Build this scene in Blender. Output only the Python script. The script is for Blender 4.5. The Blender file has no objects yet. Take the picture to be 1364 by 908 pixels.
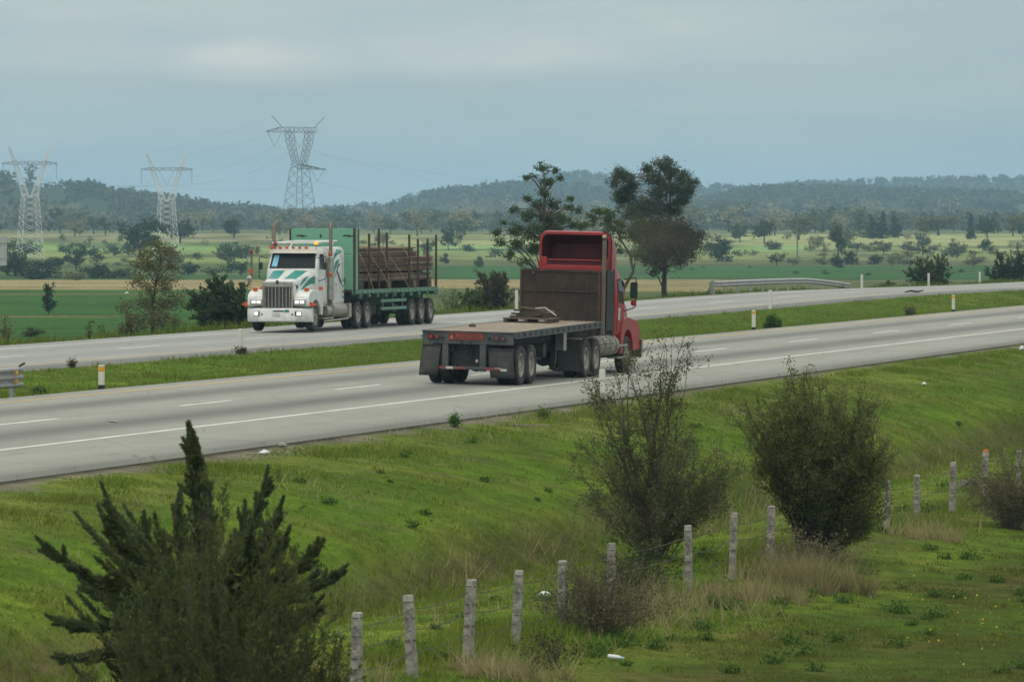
import bpy, math, random
import numpy as np
from mathutils import Vector, Matrix
from mathutils.bvhtree import BVHTree

random.seed(7)
PI = math.pi
F = 7000.0                      # focal length in photo pixels (1364 wide)
YH = 303.0                      # horizon row
CZ = 3.97                       # eye height over the crown of the near carriageway
VPX = 2500.0
TH = math.atan((VPX - 682) / F)  # heading of the highway against the view axis
ST, CT = math.sin(TH), math.cos(TH)
PHI = math.atan((454 - YH) / F)

sc = bpy.context.scene
COL = sc.collection

# ------------------------------------------------------------------ helpers
def W(t, p, z=0.0):
    """highway coordinates (along, across) -> world"""
    return Vector((t * ST - p * CT, t * CT + p * ST, z))

def TP(x, y):
    return x * ST + y * CT, -x * CT + y * ST

def raydir(px, py):
    a, b = (px - 682) / F, (py - 454) / F
    return (a, math.cos(PHI) - b * math.sin(PHI), -math.sin(PHI) - b * math.cos(PHI))

def at(px, py, d):
    v = raydir(px, py)
    k = d / v[1]
    return Vector((v[0] * k, d, CZ + v[2] * k))

def hash2(ix, iy, seed):
    h = (ix * 374761393 + iy * 668265263 + seed * 1442695041) & 0xFFFFFFFF
    h = ((h ^ (h >> 13)) * 1274126177) & 0xFFFFFFFF
    return ((h ^ (h >> 16)) & 0xFFFF) / 65535.0

def vnoise(x, y, seed=0):
    x = np.asarray(x, dtype=np.float64); y = np.asarray(y, dtype=np.float64)
    x0 = np.floor(x); y0 = np.floor(y)
    fx = x - x0; fy = y - y0
    fx = fx * fx * (3 - 2 * fx); fy = fy * fy * (3 - 2 * fy)
    ix = x0.astype(np.int64); iy = y0.astype(np.int64)
    a = hash2(ix, iy, seed); b = hash2(ix + 1, iy, seed)
    c = hash2(ix, iy + 1, seed); d = hash2(ix + 1, iy + 1, seed)
    return (a * (1 - fx) + b * fx) * (1 - fy) + (c * (1 - fx) + d * fx) * fy

def fbm(x, y, seed=0, octs=3):
    s = 0; a = 1; tot = 0
    for o in range(octs):
        s = s + a * vnoise(np.asarray(x) * 2 ** o, np.asarray(y) * 2 ** o, seed + o * 17)
        tot += a; a *= .5
    return s / tot

def sstep(a, b, x):
    k = np.clip((np.asarray(x, dtype=np.float64) - a) / (b - a), 0, 1)
    return k * k * (3 - 2 * k)

def tag(o, label=None, cat=None, group=None, kind=None):
    if label: o['label'] = label
    if cat: o['category'] = cat
    if group: o['group'] = group
    if kind: o['kind'] = kind
    return o

def empty(name, loc=(0, 0, 0), rz=0.0):
    o = bpy.data.objects.new(name, None)
    o.location = loc; o.rotation_euler = (0, 0, rz); o.empty_display_size = .3
    COL.objects.link(o)
    return o

def link(name, me, parent=None, loc=None, rot=None):
    o = bpy.data.objects.new(name, me)
    COL.objects.link(o)
    if parent is not None: o.parent = parent
    if loc is not None: o.location = loc
    if rot is not None: o.rotation_euler = rot
    return o

def copy_tree(o, parent=None):
    c = o.copy(); COL.objects.link(c); c.parent = parent
    for ch in list(o.children): copy_tree(ch, c)
    return c

def mesh_np(name, V, Fc, mats, midx=None, smooth=False):
    V = np.asarray(V, dtype=np.float32); Fc = np.asarray(Fc, dtype=np.int32)
    me = bpy.data.meshes.new(name)
    n, k = Fc.shape
    me.vertices.add(len(V)); me.vertices.foreach_set('co', V.ravel())
    me.loops.add(n * k); me.loops.foreach_set('vertex_index', Fc.ravel())
    me.polygons.add(n)
    me.polygons.foreach_set('loop_start', np.arange(0, n * k, k, dtype=np.int32))
    me.polygons.foreach_set('loop_total', np.full(n, k, dtype=np.int32))
    if midx is not None: me.polygons.foreach_set('material_index', np.asarray(midx, dtype=np.int32))
    if smooth: me.polygons.foreach_set('use_smooth', np.ones(n, dtype=bool))
    for m in mats: me.materials.append(m)
    me.update(calc_edges=True); me.validate()
    return me

class MB:
    def __init__(s): s.v = []; s.f = []; s.m = []
    def add(s, vs, fs, mi=0):
        b = len(s.v)
        s.v += [tuple(v) for v in vs]
        s.f += [tuple(b + i for i in f) for f in fs]
        s.m += [mi] * len(fs)
        return s
    def box(s, c, d, rot=None, mi=0):
        hx, hy, hz = d[0] / 2, d[1] / 2, d[2] / 2
        vs = [Vector((x, y, z)) for x in (-hx, hx) for y in (-hy, hy) for z in (-hz, hz)]
        if rot is not None: vs = [rot @ v for v in vs]
        vs = [v + Vector(c) for v in vs]
        return s.add(vs, [(0, 1, 3, 2), (4, 6, 7, 5), (0, 4, 5, 1), (2, 3, 7, 6), (0, 2, 6, 4), (1, 5, 7, 3)], mi)
    def bb(s, x0, x1, y0, y1, z0, z1, mi=0):
        return s.box(((x0 + x1) / 2, (y0 + y1) / 2, (z0 + z1) / 2), (abs(x1 - x0), abs(y1 - y0), abs(z1 - z0)), None, mi)
    def prism(s, poly, a0, a1, axis='x', mi=0):
        """extrude a polygon along an axis; poly in the other two axes"""
        def mk(u, v, a):
            return {'x': (a, u, v), 'y': (u, a, v), 'z': (u, v, a)}[axis]
        n = len(poly)
        vs = [mk(u, v, a0) for u, v in poly] + [mk(u, v, a1) for u, v in poly]
        fs = [tuple(range(n)), tuple(range(2 * n - 1, n - 1, -1))]
        fs += [(i, i + n, (i + 1) % n + n, (i + 1) % n) for i in range(n)]
        return s.add(vs, fs, mi)
    def tube(s, pts, rads, n=6, cap=True, mi=0):
        pts = [Vector(p) for p in pts]
        if not hasattr(rads, '__len__'): rads = [rads] * len(pts)
        vs = []; fs = []
        up = None
        for i, p in enumerate(pts):
            d = (pts[min(i + 1, len(pts) - 1)] - pts[max(i - 1, 0)])
            if d.length < 1e-9: d = Vector((0, 0, 1))
            d.normalize()
            if up is None:
                up = d.orthogonal().normalized()
            else:
                up = (up - d * up.dot(d))
                up = up.normalized() if up.length > 1e-6 else d.orthogonal().normalized()
            q = d.cross(up)
            for k in range(n):
                a = 2 * PI * k / n
                vs.append(p + (up * math.cos(a) + q * math.sin(a)) * rads[i])
        for i in range(len(pts) - 1):
            for k in range(n):
                k2 = (k + 1) % n
                fs.append((i * n + k, i * n + k2, (i + 1) * n + k2, (i + 1) * n + k))
        if cap:
            fs.append(tuple(range(n - 1, -1, -1))); e = (len(pts) - 1) * n
            fs.append(tuple(e + k for k in range(n)))
        return s.add(vs, fs, mi)
    def lathe(s, prof, n=28, axis='x', mi=0, c=(0, 0, 0)):
        vs = []; fs = []
        for a, r in prof:
            for k in range(n):
                q = 2 * PI * k / n
                u, v = r * math.cos(q), r * math.sin(q)
                vs.append({'x': (a + c[0], u + c[1], v + c[2]), 'y': (u + c[0], a + c[1], v + c[2]), 'z': (u + c[0], v + c[1], a + c[2])}[axis])
        for i in range(len(prof) - 1):
            for k in range(n):
                k2 = (k + 1) % n
                fs.append((i * n + k, i * n + k2, (i + 1) * n + k2, (i + 1) * n + k))
        return s.add(vs, fs, mi)
    def loft(s, secs, caps=(True, True), closed=True, mi=0):
        n = len(secs[0]); vs = [v for sec in secs for v in sec]; fs = []
        m = n if closed else n - 1
        for i in range(len(secs) - 1):
            for k in range(m):
                k2 = (k + 1) % n
                fs.append((i * n + k, i * n + k2, (i + 1) * n + k2, (i + 1) * n + k))
        if caps[0]: fs.append(tuple(range(n - 1, -1, -1)))
        if caps[1]: fs.append(tuple((len(secs) - 1) * n + k for k in range(n)))
        return s.add(vs, fs, mi)
    def mesh(s, name, mats, smooth=False, angle=35):
        me = bpy.data.meshes.new(name)
        me.from_pydata(s.v, [], s.f)
        if not isinstance(mats, (list, tuple)): mats = [mats]
        for m in mats: me.materials.append(m)
        if any(s.m): me.polygons.foreach_set('material_index', s.m)
        import bmesh
        bm = bmesh.new(); bm.from_mesh(me)
        bmesh.ops.recalc_face_normals(bm, faces=bm.faces)
        bm.to_mesh(me); bm.free()
        if smooth:
            me.polygons.foreach_set('use_smooth', [True] * len(me.polygons))
            me.set_sharp_from_angle(angle=math.radians(angle))
        me.update()
        return me
    def build(s, name, mats, parent=None, smooth=False, bevel=0, loc=None, rot=None, angle=35, seg=2):
        o = link(name, s.mesh(name, mats, smooth, angle), parent, loc, rot)
        if bevel:
            b = o.modifiers.new('edge', 'BEVEL'); b.width = bevel; b.segments = seg
            b.limit_method = 'ANGLE'; b.angle_limit = math.radians(40)
        return o

def rrect(w, h, r, k=4):
    """rounded rectangle outline about the origin"""
    pts = []
    for cx, cy, a0 in ((w / 2 - r, h / 2 - r, 0), (-w / 2 + r, h / 2 - r, 90), (-w / 2 + r, -h / 2 + r, 180), (w / 2 - r, -h / 2 + r, 270)):
        for i in range(k + 1):
            a = math.radians(a0 + 90 * i / k)
            pts.append((cx + r * math.cos(a), cy + r * math.sin(a)))
    return pts

# ------------------------------------------------------------------ materials
def nt_new(name):
    m = bpy.data.materials.new(name); m.use_nodes = True
    nt = m.node_tree
    return m, nt, nt.nodes['Principled BSDF'], nt.nodes['Material Output']

def N(nt, typ, **kw):
    n = nt.nodes.new(typ)
    for k, v in kw.items():
        if k in n.inputs: n.inputs[k].default_value = v
        else: setattr(n, k, v)
    return n

def mixrgb(nt, fac, a, b, mode='MIX'):
    n = nt.nodes.new('ShaderNodeMix'); n.data_type = 'RGBA'; n.blend_type = mode
    for s, v in ((0, fac), (6, a), (7, b)):
        if hasattr(v, 'is_linked') or hasattr(v, 'links'): nt.links.new(v, n.inputs[s])
        elif s == 0: n.inputs[0].default_value = v
        else: n.inputs[s].default_value = (*v, 1) if len(v) == 3 else v
    return n.outputs[2]

def maprange(nt, val, a, b, c=0.0, d=1.0):
    n = nt.nodes.new('ShaderNodeMapRange')
    nt.links.new(val, n.inputs[0])
    for i, q in enumerate((a, b, c, d)): n.inputs[1 + i].default_value = q
    return n.outputs[0]

def noise(nt, scale, detail=3, rough=.6, vec=None, stretch=None):
    n = nt.nodes.new('ShaderNodeTexNoise')
    n.inputs['Scale'].default_value = scale; n.inputs['Detail'].default_value = detail; n.inputs['Roughness'].default_value = rough
    if vec is None:
        tc = nt.nodes.new('ShaderNodeTexCoord'); vec = tc.outputs['Object']
    if stretch:
        mp = nt.nodes.new('ShaderNodeMapping'); mp.inputs['Scale'].default_value = stretch
        nt.links.new(vec, mp.inputs['Vector']); vec = mp.outputs['Vector']
    nt.links.new(vec, n.inputs['Vector'])
    return n.outputs['Fac']

def mat(name, col, rough=.6, metal=0.0, var=.25, scale=3.0, dirt=None, dirt_amt=.5, dscale=1.2, bump=0, stretch=None, spec=.4, coat=0):
    m, nt, b, out = nt_new(name)
    f = noise(nt, scale, 4, .6, stretch=stretch)
    c = mixrgb(nt, maprange(nt, f, .3, .7), tuple(x * (1 - var) for x in col), tuple(min(1, x * (1 + var)) for x in col))
    if dirt:
        g = noise(nt, dscale, 5, .7)
        c = mixrgb(nt, maprange(nt, g, .42, .68, 0, dirt_amt), c, dirt)
    nt.links.new(c, b.inputs['Base Color'])
    b.inputs['Roughness'].default_value = rough; b.inputs['Metallic'].default_value = metal
    b.inputs['Specular IOR Level'].default_value = spec
    if coat: b.inputs['Coat Weight'].default_value = coat; b.inputs['Coat Roughness'].default_value = .15
    if bump:
        bn = N(nt, 'ShaderNodeBump'); bn.inputs['Strength'].default_value = .6; bn.inputs['Distance'].default_value = bump
        nt.links.new(noise(nt, scale * 6, 4), bn.inputs['Height']); nt.links.new(bn.outputs[0], b.inputs['Normal'])
    return m

def foliage(name, c0, c1, transl=.25, objvar=.25, posvar=None):
    """leaf colour varies per leaf, per plant and over the plant"""
    m, nt, b, out = nt_new(name)
    g = N(nt, 'ShaderNodeNewGeometry'); oi = N(nt, 'ShaderNodeObjectInfo')
    c = mixrgb(nt, g.outputs['Random Per Island'], c0, c1)
    k = maprange(nt, oi.outputs['Random'], 0, 1, 1 - objvar, 1 + objvar)
    vm = N(nt, 'ShaderNodeVectorMath', operation='SCALE'); nt.links.new(c, vm.inputs[0]); nt.links.new(k, vm.inputs['Scale'])
    c = vm.outputs[0]
    if posvar:
        f = noise(nt, posvar[0], 3)
        c = mixrgb(nt, maprange(nt, f, .35, .65, 0, posvar[2]), c, posvar[1])
    nt.links.new(c, b.inputs['Base Color']); b.inputs['Roughness'].default_value = .75
    b.inputs['Specular IOR Level'].default_value = .06
    tr = N(nt, 'ShaderNodeBsdfTranslucent'); nt.links.new(c, tr.inputs['Color'])
    mx = N(nt, 'ShaderNodeMixShader'); mx.inputs[0].default_value = transl
    nt.links.new(b.outputs[0], mx.inputs[1]); nt.links.new(tr.outputs[0], mx.inputs[2]); nt.links.new(mx.outputs[0], out.inputs['Surface'])
    return m

def emit(name, col, s):
    m, nt, b, out = nt_new(name)
    b.inputs['Base Color'].default_value = (*col, 1); b.inputs['Emission Color'].default_value = (*col, 1); b.inputs['Emission Strength'].default_value = s
    return m

def glass(name, col=(.02, .025, .025), rough=.08):
    m, nt, b, out = nt_new(name)
    f = noise(nt, 2.0, 3)
    nt.links.new(mixrgb(nt, f, tuple(c * .6 for c in col), tuple(c * 1.6 for c in col)), b.inputs['Base Color'])
    b.inputs['Roughness'].default_value = rough; b.inputs['Specular IOR Level'].default_value = .10
    return m

DUST = (.22, .20, .165)
M = {}
M['rubber'] = mat('tyre_rubber', (.022, .022, .022), .85, var=.3, dirt=(.10, .095, .085), dirt_amt=.55, dscale=3)
M['rim_dusty'] = mat('dusty_rim', (.33, .31, .265), .6, .2, var=.2, dirt=(.17, .155, .13), dirt_amt=.7, dscale=5)
M['red'] = mat('red_paint', (.33, .014, .018), .42, var=.18, scale=2.5, dirt=(.15, .055, .045), dirt_amt=.6, dscale=3.2, coat=.18)
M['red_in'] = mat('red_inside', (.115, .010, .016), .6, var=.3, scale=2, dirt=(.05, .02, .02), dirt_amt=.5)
M['white'] = mat('white_paint', (.64, .67, .65), .38, var=.07, scale=2.5, dirt=(.36, .345, .29), dirt_amt=.6, dscale=2.8, coat=.25)
M['teal'] = mat('teal_paint', (.02, .215, .185), .4, var=.12, dirt=(.12, .2, .18), dirt_amt=.3)
M['green'] = mat('green_panel', (.15, .36, .245), .6, var=.10, scale=1.2, dirt=(.15, .33, .20), dirt_amt=.5, dscale=1.5)
M['greenrail'] = mat('green_steel', (.10, .25, .175), .6, var=.3, scale=5, dirt=(.13, .13, .10), dirt_amt=.7, dscale=4)
M['darkgreen'] = mat('dark_green_steel', (.025, .055, .042), .7, var=.3, dirt=(.06, .06, .05), dirt_amt=.6)
M['chassis'] = mat('grimy_black', (.024, .025, .026), .75, var=.35, dirt=(.085, .08, .07), dirt_amt=.6, dscale=2.5)
M['slate'] = mat('slate_steel', (.052, .060, .066), .6, var=.2, dirt=(.115, .105, .09), dirt_amt=.5, dscale=3)
M['flap'] = mat('rubber_flap', (.036, .037, .036), .8, var=.25, dirt=(.10, .095, .085), dirt_amt=.6, dscale=2)
M['rust'] = mat('rusty_sheet', (.029, .021, .016), .8, var=.4, scale=1.2, dirt=(.062, .036, .023), dirt_amt=.7, dscale=2.2, stretch=(1.5, 1, .5))
M['rustpost'] = mat('rusty_post', (.055, .035, .026), .85, var=.4, scale=4, dirt=(.11, .06, .04), dirt_amt=.5, dscale=5)
M['plank'] = mat('deck_planks', (.225, .182, .132), .85, var=.45, scale=5, stretch=(3, .12, 1), dirt=(.16, .13, .10), dirt_amt=.5, dscale=1.0)
M['wood'] = mat('old_wood', (.125, .098, .070), .85, var=.4, scale=4, dirt=(.07, .055, .045), dirt_amt=.6, dscale=5)
M['wooddark'] = mat('dark_wood', (.075, .055, .040), .85, var=.45, scale=4, dirt=(.045, .035, .03), dirt_amt=.6, dscale=5)
M['chrome'] = mat('dull_chrome', (.48, .46, .42), .32, .85, var=.15, dirt=(.25, .22, .17), dirt_amt=.6, dscale=4)
M['alu'] = mat('dusty_aluminium', (.40, .38, .33), .5, .5, var=.15, dirt=(.20, .18, .14), dirt_amt=.7, dscale=3)
M['aludirty'] = mat('grimy_aluminium', (.27, .25, .21), .55, .4, var=.2, dirt=(.12, .105, .08), dirt_amt=.7, dscale=3)
M['stack'] = mat('stack_steel', (.20, .175, .14), .55, .5, var=.3, dirt=(.09, .07, .055), dirt_amt=.6, dscale=3)
M['black'] = mat('black_plastic', (.016, .016, .017), .6, var=.2)
M['glass'] = glass('dark_glass')
M['glassgreen'] = glass('mirror_glass', (.03, .05, .035), .12)
M['orange'] = mat('orange_plastic', (.50, .085, .025), .45, var=.15)
M['redlamp'] = mat('red_lens', (.22, .03, .028), .35, var=.2)
M['dimlamp'] = mat('dusty_lens', (.12, .06, .055), .5, var=.3)
M['beacon'] = emit('amber_beacon_glow', (1.0, .42, .03), .9)
M['headlamp'] = emit('headlamp_glow', (1.0, .97, .92), 1.15)
M['lens'] = mat('clear_lens', (.55, .57, .56), .2, .3, var=.1)
M['tapewhite'] = mat('white_tape', (.55, .54, .5), .5, var=.2, dirt=(.25, .23, .2), dirt_amt=.5, dscale=6)
M['tapered'] = mat('red_tape', (.19, .045, .04), .5, var=.2, dirt=(.16, .10, .09), dirt_amt=.5, dscale=6)
M['signred'] = mat('sign_red', (.085, .030, .026), .55, var=.15, dirt=(.12, .06, .05), dirt_amt=.5, dscale=5)
M['signdark'] = mat('sign_letter_red', (.30, .055, .038), .6, var=.2)
M['sticker'] = mat('blue_sticker', (.16, .42, .58), .4, var=.5, scale=14)
M['grille'] = mat('grille_dark', (.06, .055, .05), .6, .3, var=.2)
M['strap'] = mat('yellow_strap', (.36, .31, .17), .8, var=.2)
M['rebar'] = mat('rusty_pipe', (.135, .082, .055), .8, var=.45, scale=3, dirt=(.05, .035, .03), dirt_amt=.5, dscale=3, stretch=(1, .3, 1))
M['rebar2'] = mat('brown_pipe', (.20, .14, .10), .8, var=.45, scale=3, dirt=(.07, .05, .04), dirt_amt=.5, dscale=3, stretch=(1, .3, 1))
M['rebar3'] = mat('dark_pipe', (.055, .038, .03), .8, var=.4, scale=3)
M['galv'] = mat('galvanised_rail', (.34, .35, .34), .55, .35, var=.15, dirt=(.20, .19, .16), dirt_amt=.5, dscale=2)
M['postwhite'] = mat('white_post', (.62, .61, .56), .7, var=.08, dirt=(.40, .37, .31), dirt_amt=.5, dscale=3)
M['bandyellow'] = mat('amber_band', (.62, .33, .03), .5, var=.1)
M['concretepost'] = mat('weathered_concrete', (.33, .315, .27), .9, var=.28, scale=9, dirt=(.075, .07, .055), dirt_amt=.9, dscale=7, bump=.02)
M['wire'] = mat('rusty_wire', (.07, .055, .045), .8, var=.3)
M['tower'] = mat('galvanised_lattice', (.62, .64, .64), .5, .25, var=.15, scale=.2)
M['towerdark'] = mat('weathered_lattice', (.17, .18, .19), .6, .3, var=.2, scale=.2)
M['cable'] = mat('aluminium_cable', (.16, .17, .18), .6, .3, var=.1)
M['bark'] = mat('bark', (.075, .060, .047), .9, var=.4, scale=6, stretch=(1, 1, .3))
M['barkdark'] = mat('dark_bark', (.035, .030, .025), .9, var=.4, scale=6)
M['barkpale'] = mat('pale_bark', (.20, .17, .14), .9, var=.4, scale=3)
M['litter'] = mat('white_plastic', (.55, .57, .58), .4, var=.1)
M['signback'] = mat('sign_back', (.40, .42, .42), .55, .3, var=.08)
M['culvert'] = mat('old_tyre_grey', (.10, .095, .085), .9, var=.3)
M['plaster'] = mat('pale_plaster', (.55, .54, .50), .8, var=.1)
M['roofbrown'] = mat('brown_roof', (.20, .12, .085), .8, var=.2)

# ------------------------------------------------------------------ terrain
P_NE, P_WH, P_YE, P_FE = 30.63, 33.6, 41.0, 42.0        # near carriageway: outer edge, white line, yellow line, median edge
Q_NE, Q_YE, Q_WH, Q_FE = 52.6, 53.3, 60.5, 62.3         # far carriageway
CROSS = .0212
def z_near_road(p): return -CROSS * (41.0 - p)
FT = np.array([-400, 100, 165, 192, 255, 286, 307, 335, 360, 382, 420, 520, 1600.])
FZ = np.array([-.1, -.12, -.10, -.02, .15, .28, .26, .10, -.04, -.10, -.16, -.2, -.2])
def z_far_road(t):
    s = 0
    for k in (-16, -8, 0, 8, 16): s = s + np.interp(np.asarray(t) + k, FT, FZ)
    return s / 5

PP = np.array([-200, 0, 10, 14, 16, 17.5, 19, 21, 22.6, 23.3, 23.9, 24.6, 26.0, 28.0, 29.7, 30.3, 30.72, 31.3, 41.6, 42.0, 42.4, 44, 47, 50, 51.6, 52.2, 52.9, 62.0, 62.7, 64, 67, 73, 84, 100, 6000])
PZ = np.array([-2.6, -2.45, -2.45, -2.42, -2.36, -2.2, -2.06, -2.02, -2.14, -2.36, -2.0, -1.42, -1.02, -.64, -.42, -.345, -.30, -.6, -.5, -.20, -.05, -.22, -.42, -.30, -.14, -.10, -.5, -.5, -.10, -.12, -.65, -2.3, -3.6, -4.0, -4.0])
HILLS = [  # distance of the crest, depth of the front slope, crest rows in the photograph
    (3300., 900., [(-900, 262), (-300, 246), (0, 245), (40, 250), (62, 252), (100, 253), (150, 262), (200, 271), (300, 285), (400, 295), (480, 304), (560, 320)]),
    (4300., 900., [(200, 320), (330, 300), (420, 287), (480, 276), (560, 264), (640, 254), (700, 250), (760, 252), (850, 262), (930, 280), (1000, 300)]),
    (5400., 900., [(560, 300), (620, 268), (690, 248), (740, 238), (780, 236), (830, 238), (900, 246), (950, 252), (1010, 256), (1080, 250), (1160, 247), (1260, 245), (1364, 244), (2000, 238)]),
    (3900., 800., [(860, 320), (930, 275), (985, 262), (1040, 256), (1100, 257), (1180, 260), (1260, 262), (1364, 266), (1500, 268), (2400, 270)]),
]
def far_base(d):
    return np.interp(d, [0, 950, 1250, 1500, 2000, 2600, 3000, 9000], [0, 0, 2.5, 5.5, 6.4, 7.2, 8.0, 9.0])

def ground_z(t, p, detail=True):
    t = np.asarray(t, dtype=np.float64); p = np.asarray(p, dtype=np.float64)
    wob = (fbm(t * .11, p * .05, 5) - .5) * .9 * sstep(17, 20, p) * (1 - sstep(25, 29, p))
    z = np.interp(p + wob, PP, PZ)
    m = sstep(46, 54, p) * (1 - sstep(66, 85, p))
    z = z + m * z_far_road(t)
    if detail:
        q = ((1 - sstep(28.5, 30.3, p)) + sstep(43, 45, p) * (1 - sstep(49.5, 51.5, p)) + sstep(64, 67, p))
        z = z + q * ((fbm(t * .5, p * .5, 11) - .5) * .10 + (fbm(t * 2.1, p * 2.1, 12, 2) - .5) * .07)
    X = t * ST - p * CT; d = t * CT + p * ST
    dd = np.maximum(d, 1.0)
    az = 682 + F * X / dd
    z = z + far_base(np.where(p > 64, d, 0))
    for D, wd, cr in HILLS:
        xs = [c[0] for c in cr]; ys = [c[1] for c in cr]
        rz = CZ + (YH - np.interp(az, xs, ys)) / F * D
        s = np.where(d < D, sstep(D - wd, D, d), 1 - .5 * sstep(D, D + wd * 1.2, d))
        bz = -4 + far_base(d)
        cand = bz + (rz - bz) * s
        cand = cand + s * (fbm(X * .006, d * .006, 31) - .5) * 6 * (d > 1500)
        z = np.where((p > 64) & (s > 0), np.maximum(z, cand), z)
    return z

_D = np.concatenate([np.arange(40, 400, .4), np.arange(400, 1400, 1.5), np.arange(1400, 6500, 6.)])
def ground_hit(px, py, dmin=40.):
    """where the sight line through a photo pixel meets the terrain"""
    v = raydir(px, py)
    D = _D[_D >= dmin]
    x = D * v[0] / v[1]; z = CZ + D * v[2] / v[1]
    t, p = TP(x, D)
    g = ground_z(t, p, False)
    i = np.nonzero(g >= z)[0]
    k = i[0] if len(i) else len(D) - 1
    return Vector((x[k], D[k], float(g[k])))

def gz(x, y):
    t, p = TP(x, y)
    return float(ground_z(t, p))

def grow_axis(spans):
    out = [spans[0][0]]
    for a, b, s0, s1 in spans:
        x = a
        while x < b - 1e-6:
            k = (x - a) / (b - a); x = min(b, x + s0 + (s1 - s0) * k)
            out.append(x)
    return np.array(out)

T_AX = grow_axis([(-400, 30, 30, 3), (30, 130, .5, .5), (130, 270, .9, 1.1), (270, 820, 1.6, 3.5), (820, 1500, 3.5, 8), (1500, 6800, 9, 60)])
P_AX = grow_axis([(-200, 0, 14, 3), (0, 16, .8, .4), (16, 31.6, .25, .25), (31.6, 41.4, 2, 2), (41.4, 53, .3, .3), (53, 61.6, 2, 2), (61.6, 72, .5, .8), (72, 420, 1.6, 4.5), (420, 2300, 5, 28)])

def lerp3(a, b, k): return a + (b - a) * k[..., None]

def ground_colour(t, p, z):
    """what grows or lies where (reflectances)"""
    X = t * ST - p * CT; d = t * CT + p * ST
    az = 682 + F * X / np.maximum(d, 1)
    g1 = np.array([.098, .168, .018]); g2 = np.array([.142, .205, .026]); olive = np.array([.175, .18, .038]); deep = np.array([.052, .115, .014])
    n1 = fbm(t * .16, p * .3, 3); n2 = fbm(t * .7, p * .9, 4); n3 = fbm(t * .045, p * .1, 9)
    c = lerp3(np.broadcast_to(g1, t.shape + (3,)), g2, sstep(.3, .7, n1))
    c = lerp3(c, olive, sstep(.52, .75, n2) * .5)
    c = lerp3(c, deep, sstep(.56, .72, n3) * .3); c = lerp3(c, np.array([.15, .125, .075]), sstep(.66, .78, fbm(t * 1.1, p * 1.3, 21)) * .5)
    # worn verge, gravel, ditch, meadow on the near side of the fence
    c = lerp3(c, np.array([.15, .185, .036]), sstep(27.3, 29.2, p + n2) * (1 - sstep(30, 31, p)) * .75)
    c = lerp3(c, np.array([.22, .195, .15]), sstep(29.75, 30.2, p + (n2 - .5) * 1.3 - .0035 * (t - 85)) * (1 - sstep(40, 41, p)))
    dt = np.exp(-((p - 23.85 + (n2 - .5) * .5) / .50) ** 2) * sstep(.28, .50, n2 * .6 + n1 * .4)
    c = lerp3(c, np.array([.105, .085, .045]), np.clip(dt * 1.0, 0, .85))
    nearside = 1 - sstep(15.5, 18, p + (n1 - .5) * 2)
    mead = lerp3(np.broadcast_to(np.array([.072, .095, .018]), t.shape + (3,)), np.array([.125, .108, .038]), sstep(.4, .68, n2))
    mead = lerp3(mead, np.array([.075, .125, .016]), sstep(.5, .7, n1))
    c = lerp3(c, mead, nearside * .9)
    bed = np.exp(-((p - 19) / 1.1) ** 2)
    c = lerp3(c, np.array([.105, .10, .04]), bed * sstep(.35, .6, n1) * .6)
    # ragged dark strip in the ground colour along the pavement edges
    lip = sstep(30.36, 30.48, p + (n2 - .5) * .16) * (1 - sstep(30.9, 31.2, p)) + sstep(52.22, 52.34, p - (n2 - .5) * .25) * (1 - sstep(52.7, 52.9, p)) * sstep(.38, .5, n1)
    # median shoulders
    sh = np.exp(-((p - 42.35) / .3) ** 2) + np.exp(-((p - 52.25) / .3) ** 2)
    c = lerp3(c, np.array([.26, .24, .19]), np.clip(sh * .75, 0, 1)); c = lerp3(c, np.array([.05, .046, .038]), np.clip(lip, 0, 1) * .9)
    med = (p > 43) & (p < 51.6)
    c = np.where(med[..., None], c * np.array([.95, .98, .9]), c)
    # fields beyond
    far = sstep(63.2, 66, p)
    verge = lerp3(np.broadcast_to(np.array([.075, .105, .028]), t.shape + (3,)), np.array([.13, .12, .05]), sstep(.45, .7, n2))
    fc = verge.copy()
    row = YH + (CZ + 4 - far_base(d)) * F / np.maximum(d, 1)
    row = row + (fbm(X * .03, d * .01, 41) - .5) * 2.2
    def band(y0, y1, colr, x0=-9000, x1=9000, k=1.0, soft=.7):
        nonlocal fc
        m = sstep(y0 - soft, y0 + soft, row) * (1 - sstep(y1 - soft, y1 + soft, row)) * sstep(x0 - 6, x0 + 6, az) * (1 - sstep(x1 - 6, x1 + 6, az)) * sstep(80, 95, p)
        fc = lerp3(fc, colr, m * k)
    band(303, 480, np.array([.14, .15, .065]), k=.8)
    band(386, 480, np.array([.050, .125, .022]), -900, 560)
    band(386, 480, np.array([.10, .13, .035]), 560, 1500, .7)
    band(420, 422.5, np.array([.20, .16, .07]), -900, 165, .8)
    band(390.5, 393.5, np.array([.18, .16, .07]), -900, 420, .6)
    band(372.5, 385.5, np.array([.37, .29, .15]), -900, 520, .95)
    band(371, 384, np.array([.36, .28, .14]), 520, 760, .9)
    band(371, 388, np.array([.33, .26, .13]), 760, 965, .8)
    band(366, 372.5, np.array([.05, .11, .03]))
    band(354, 370, np.array([.052, .135, .035]), 520, 1500, .95)
    band(350, 366, np.array([.11, .16, .055]), -900, 560, .9)
    band(345, 354, np.array([.12, .13, .055]), 560, 1500, .9)
    band(334, 350, np.array([.20, .24, .085]), -900, 560, .9)
    band(335, 346, np.array([.20, .23, .09]), 560, 1500, .9)
    band(322.5, 333.5, np.array([.195, .30, .10]), -900, 330)
    band(323, 334, np.array([.23, .26, .11]), 330, 560)
    band(326.5, 335.5, np.array([.205, .30, .115]), 500, 1080)
    band(327, 335, np.array([.25, .28, .12]), 1080, 1500)
    band(311, 322.5, np.array([.25, .24, .13]), -900, 500)
    band(312, 326.5, np.array([.29, .30, .14]), 500, 1500)
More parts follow.
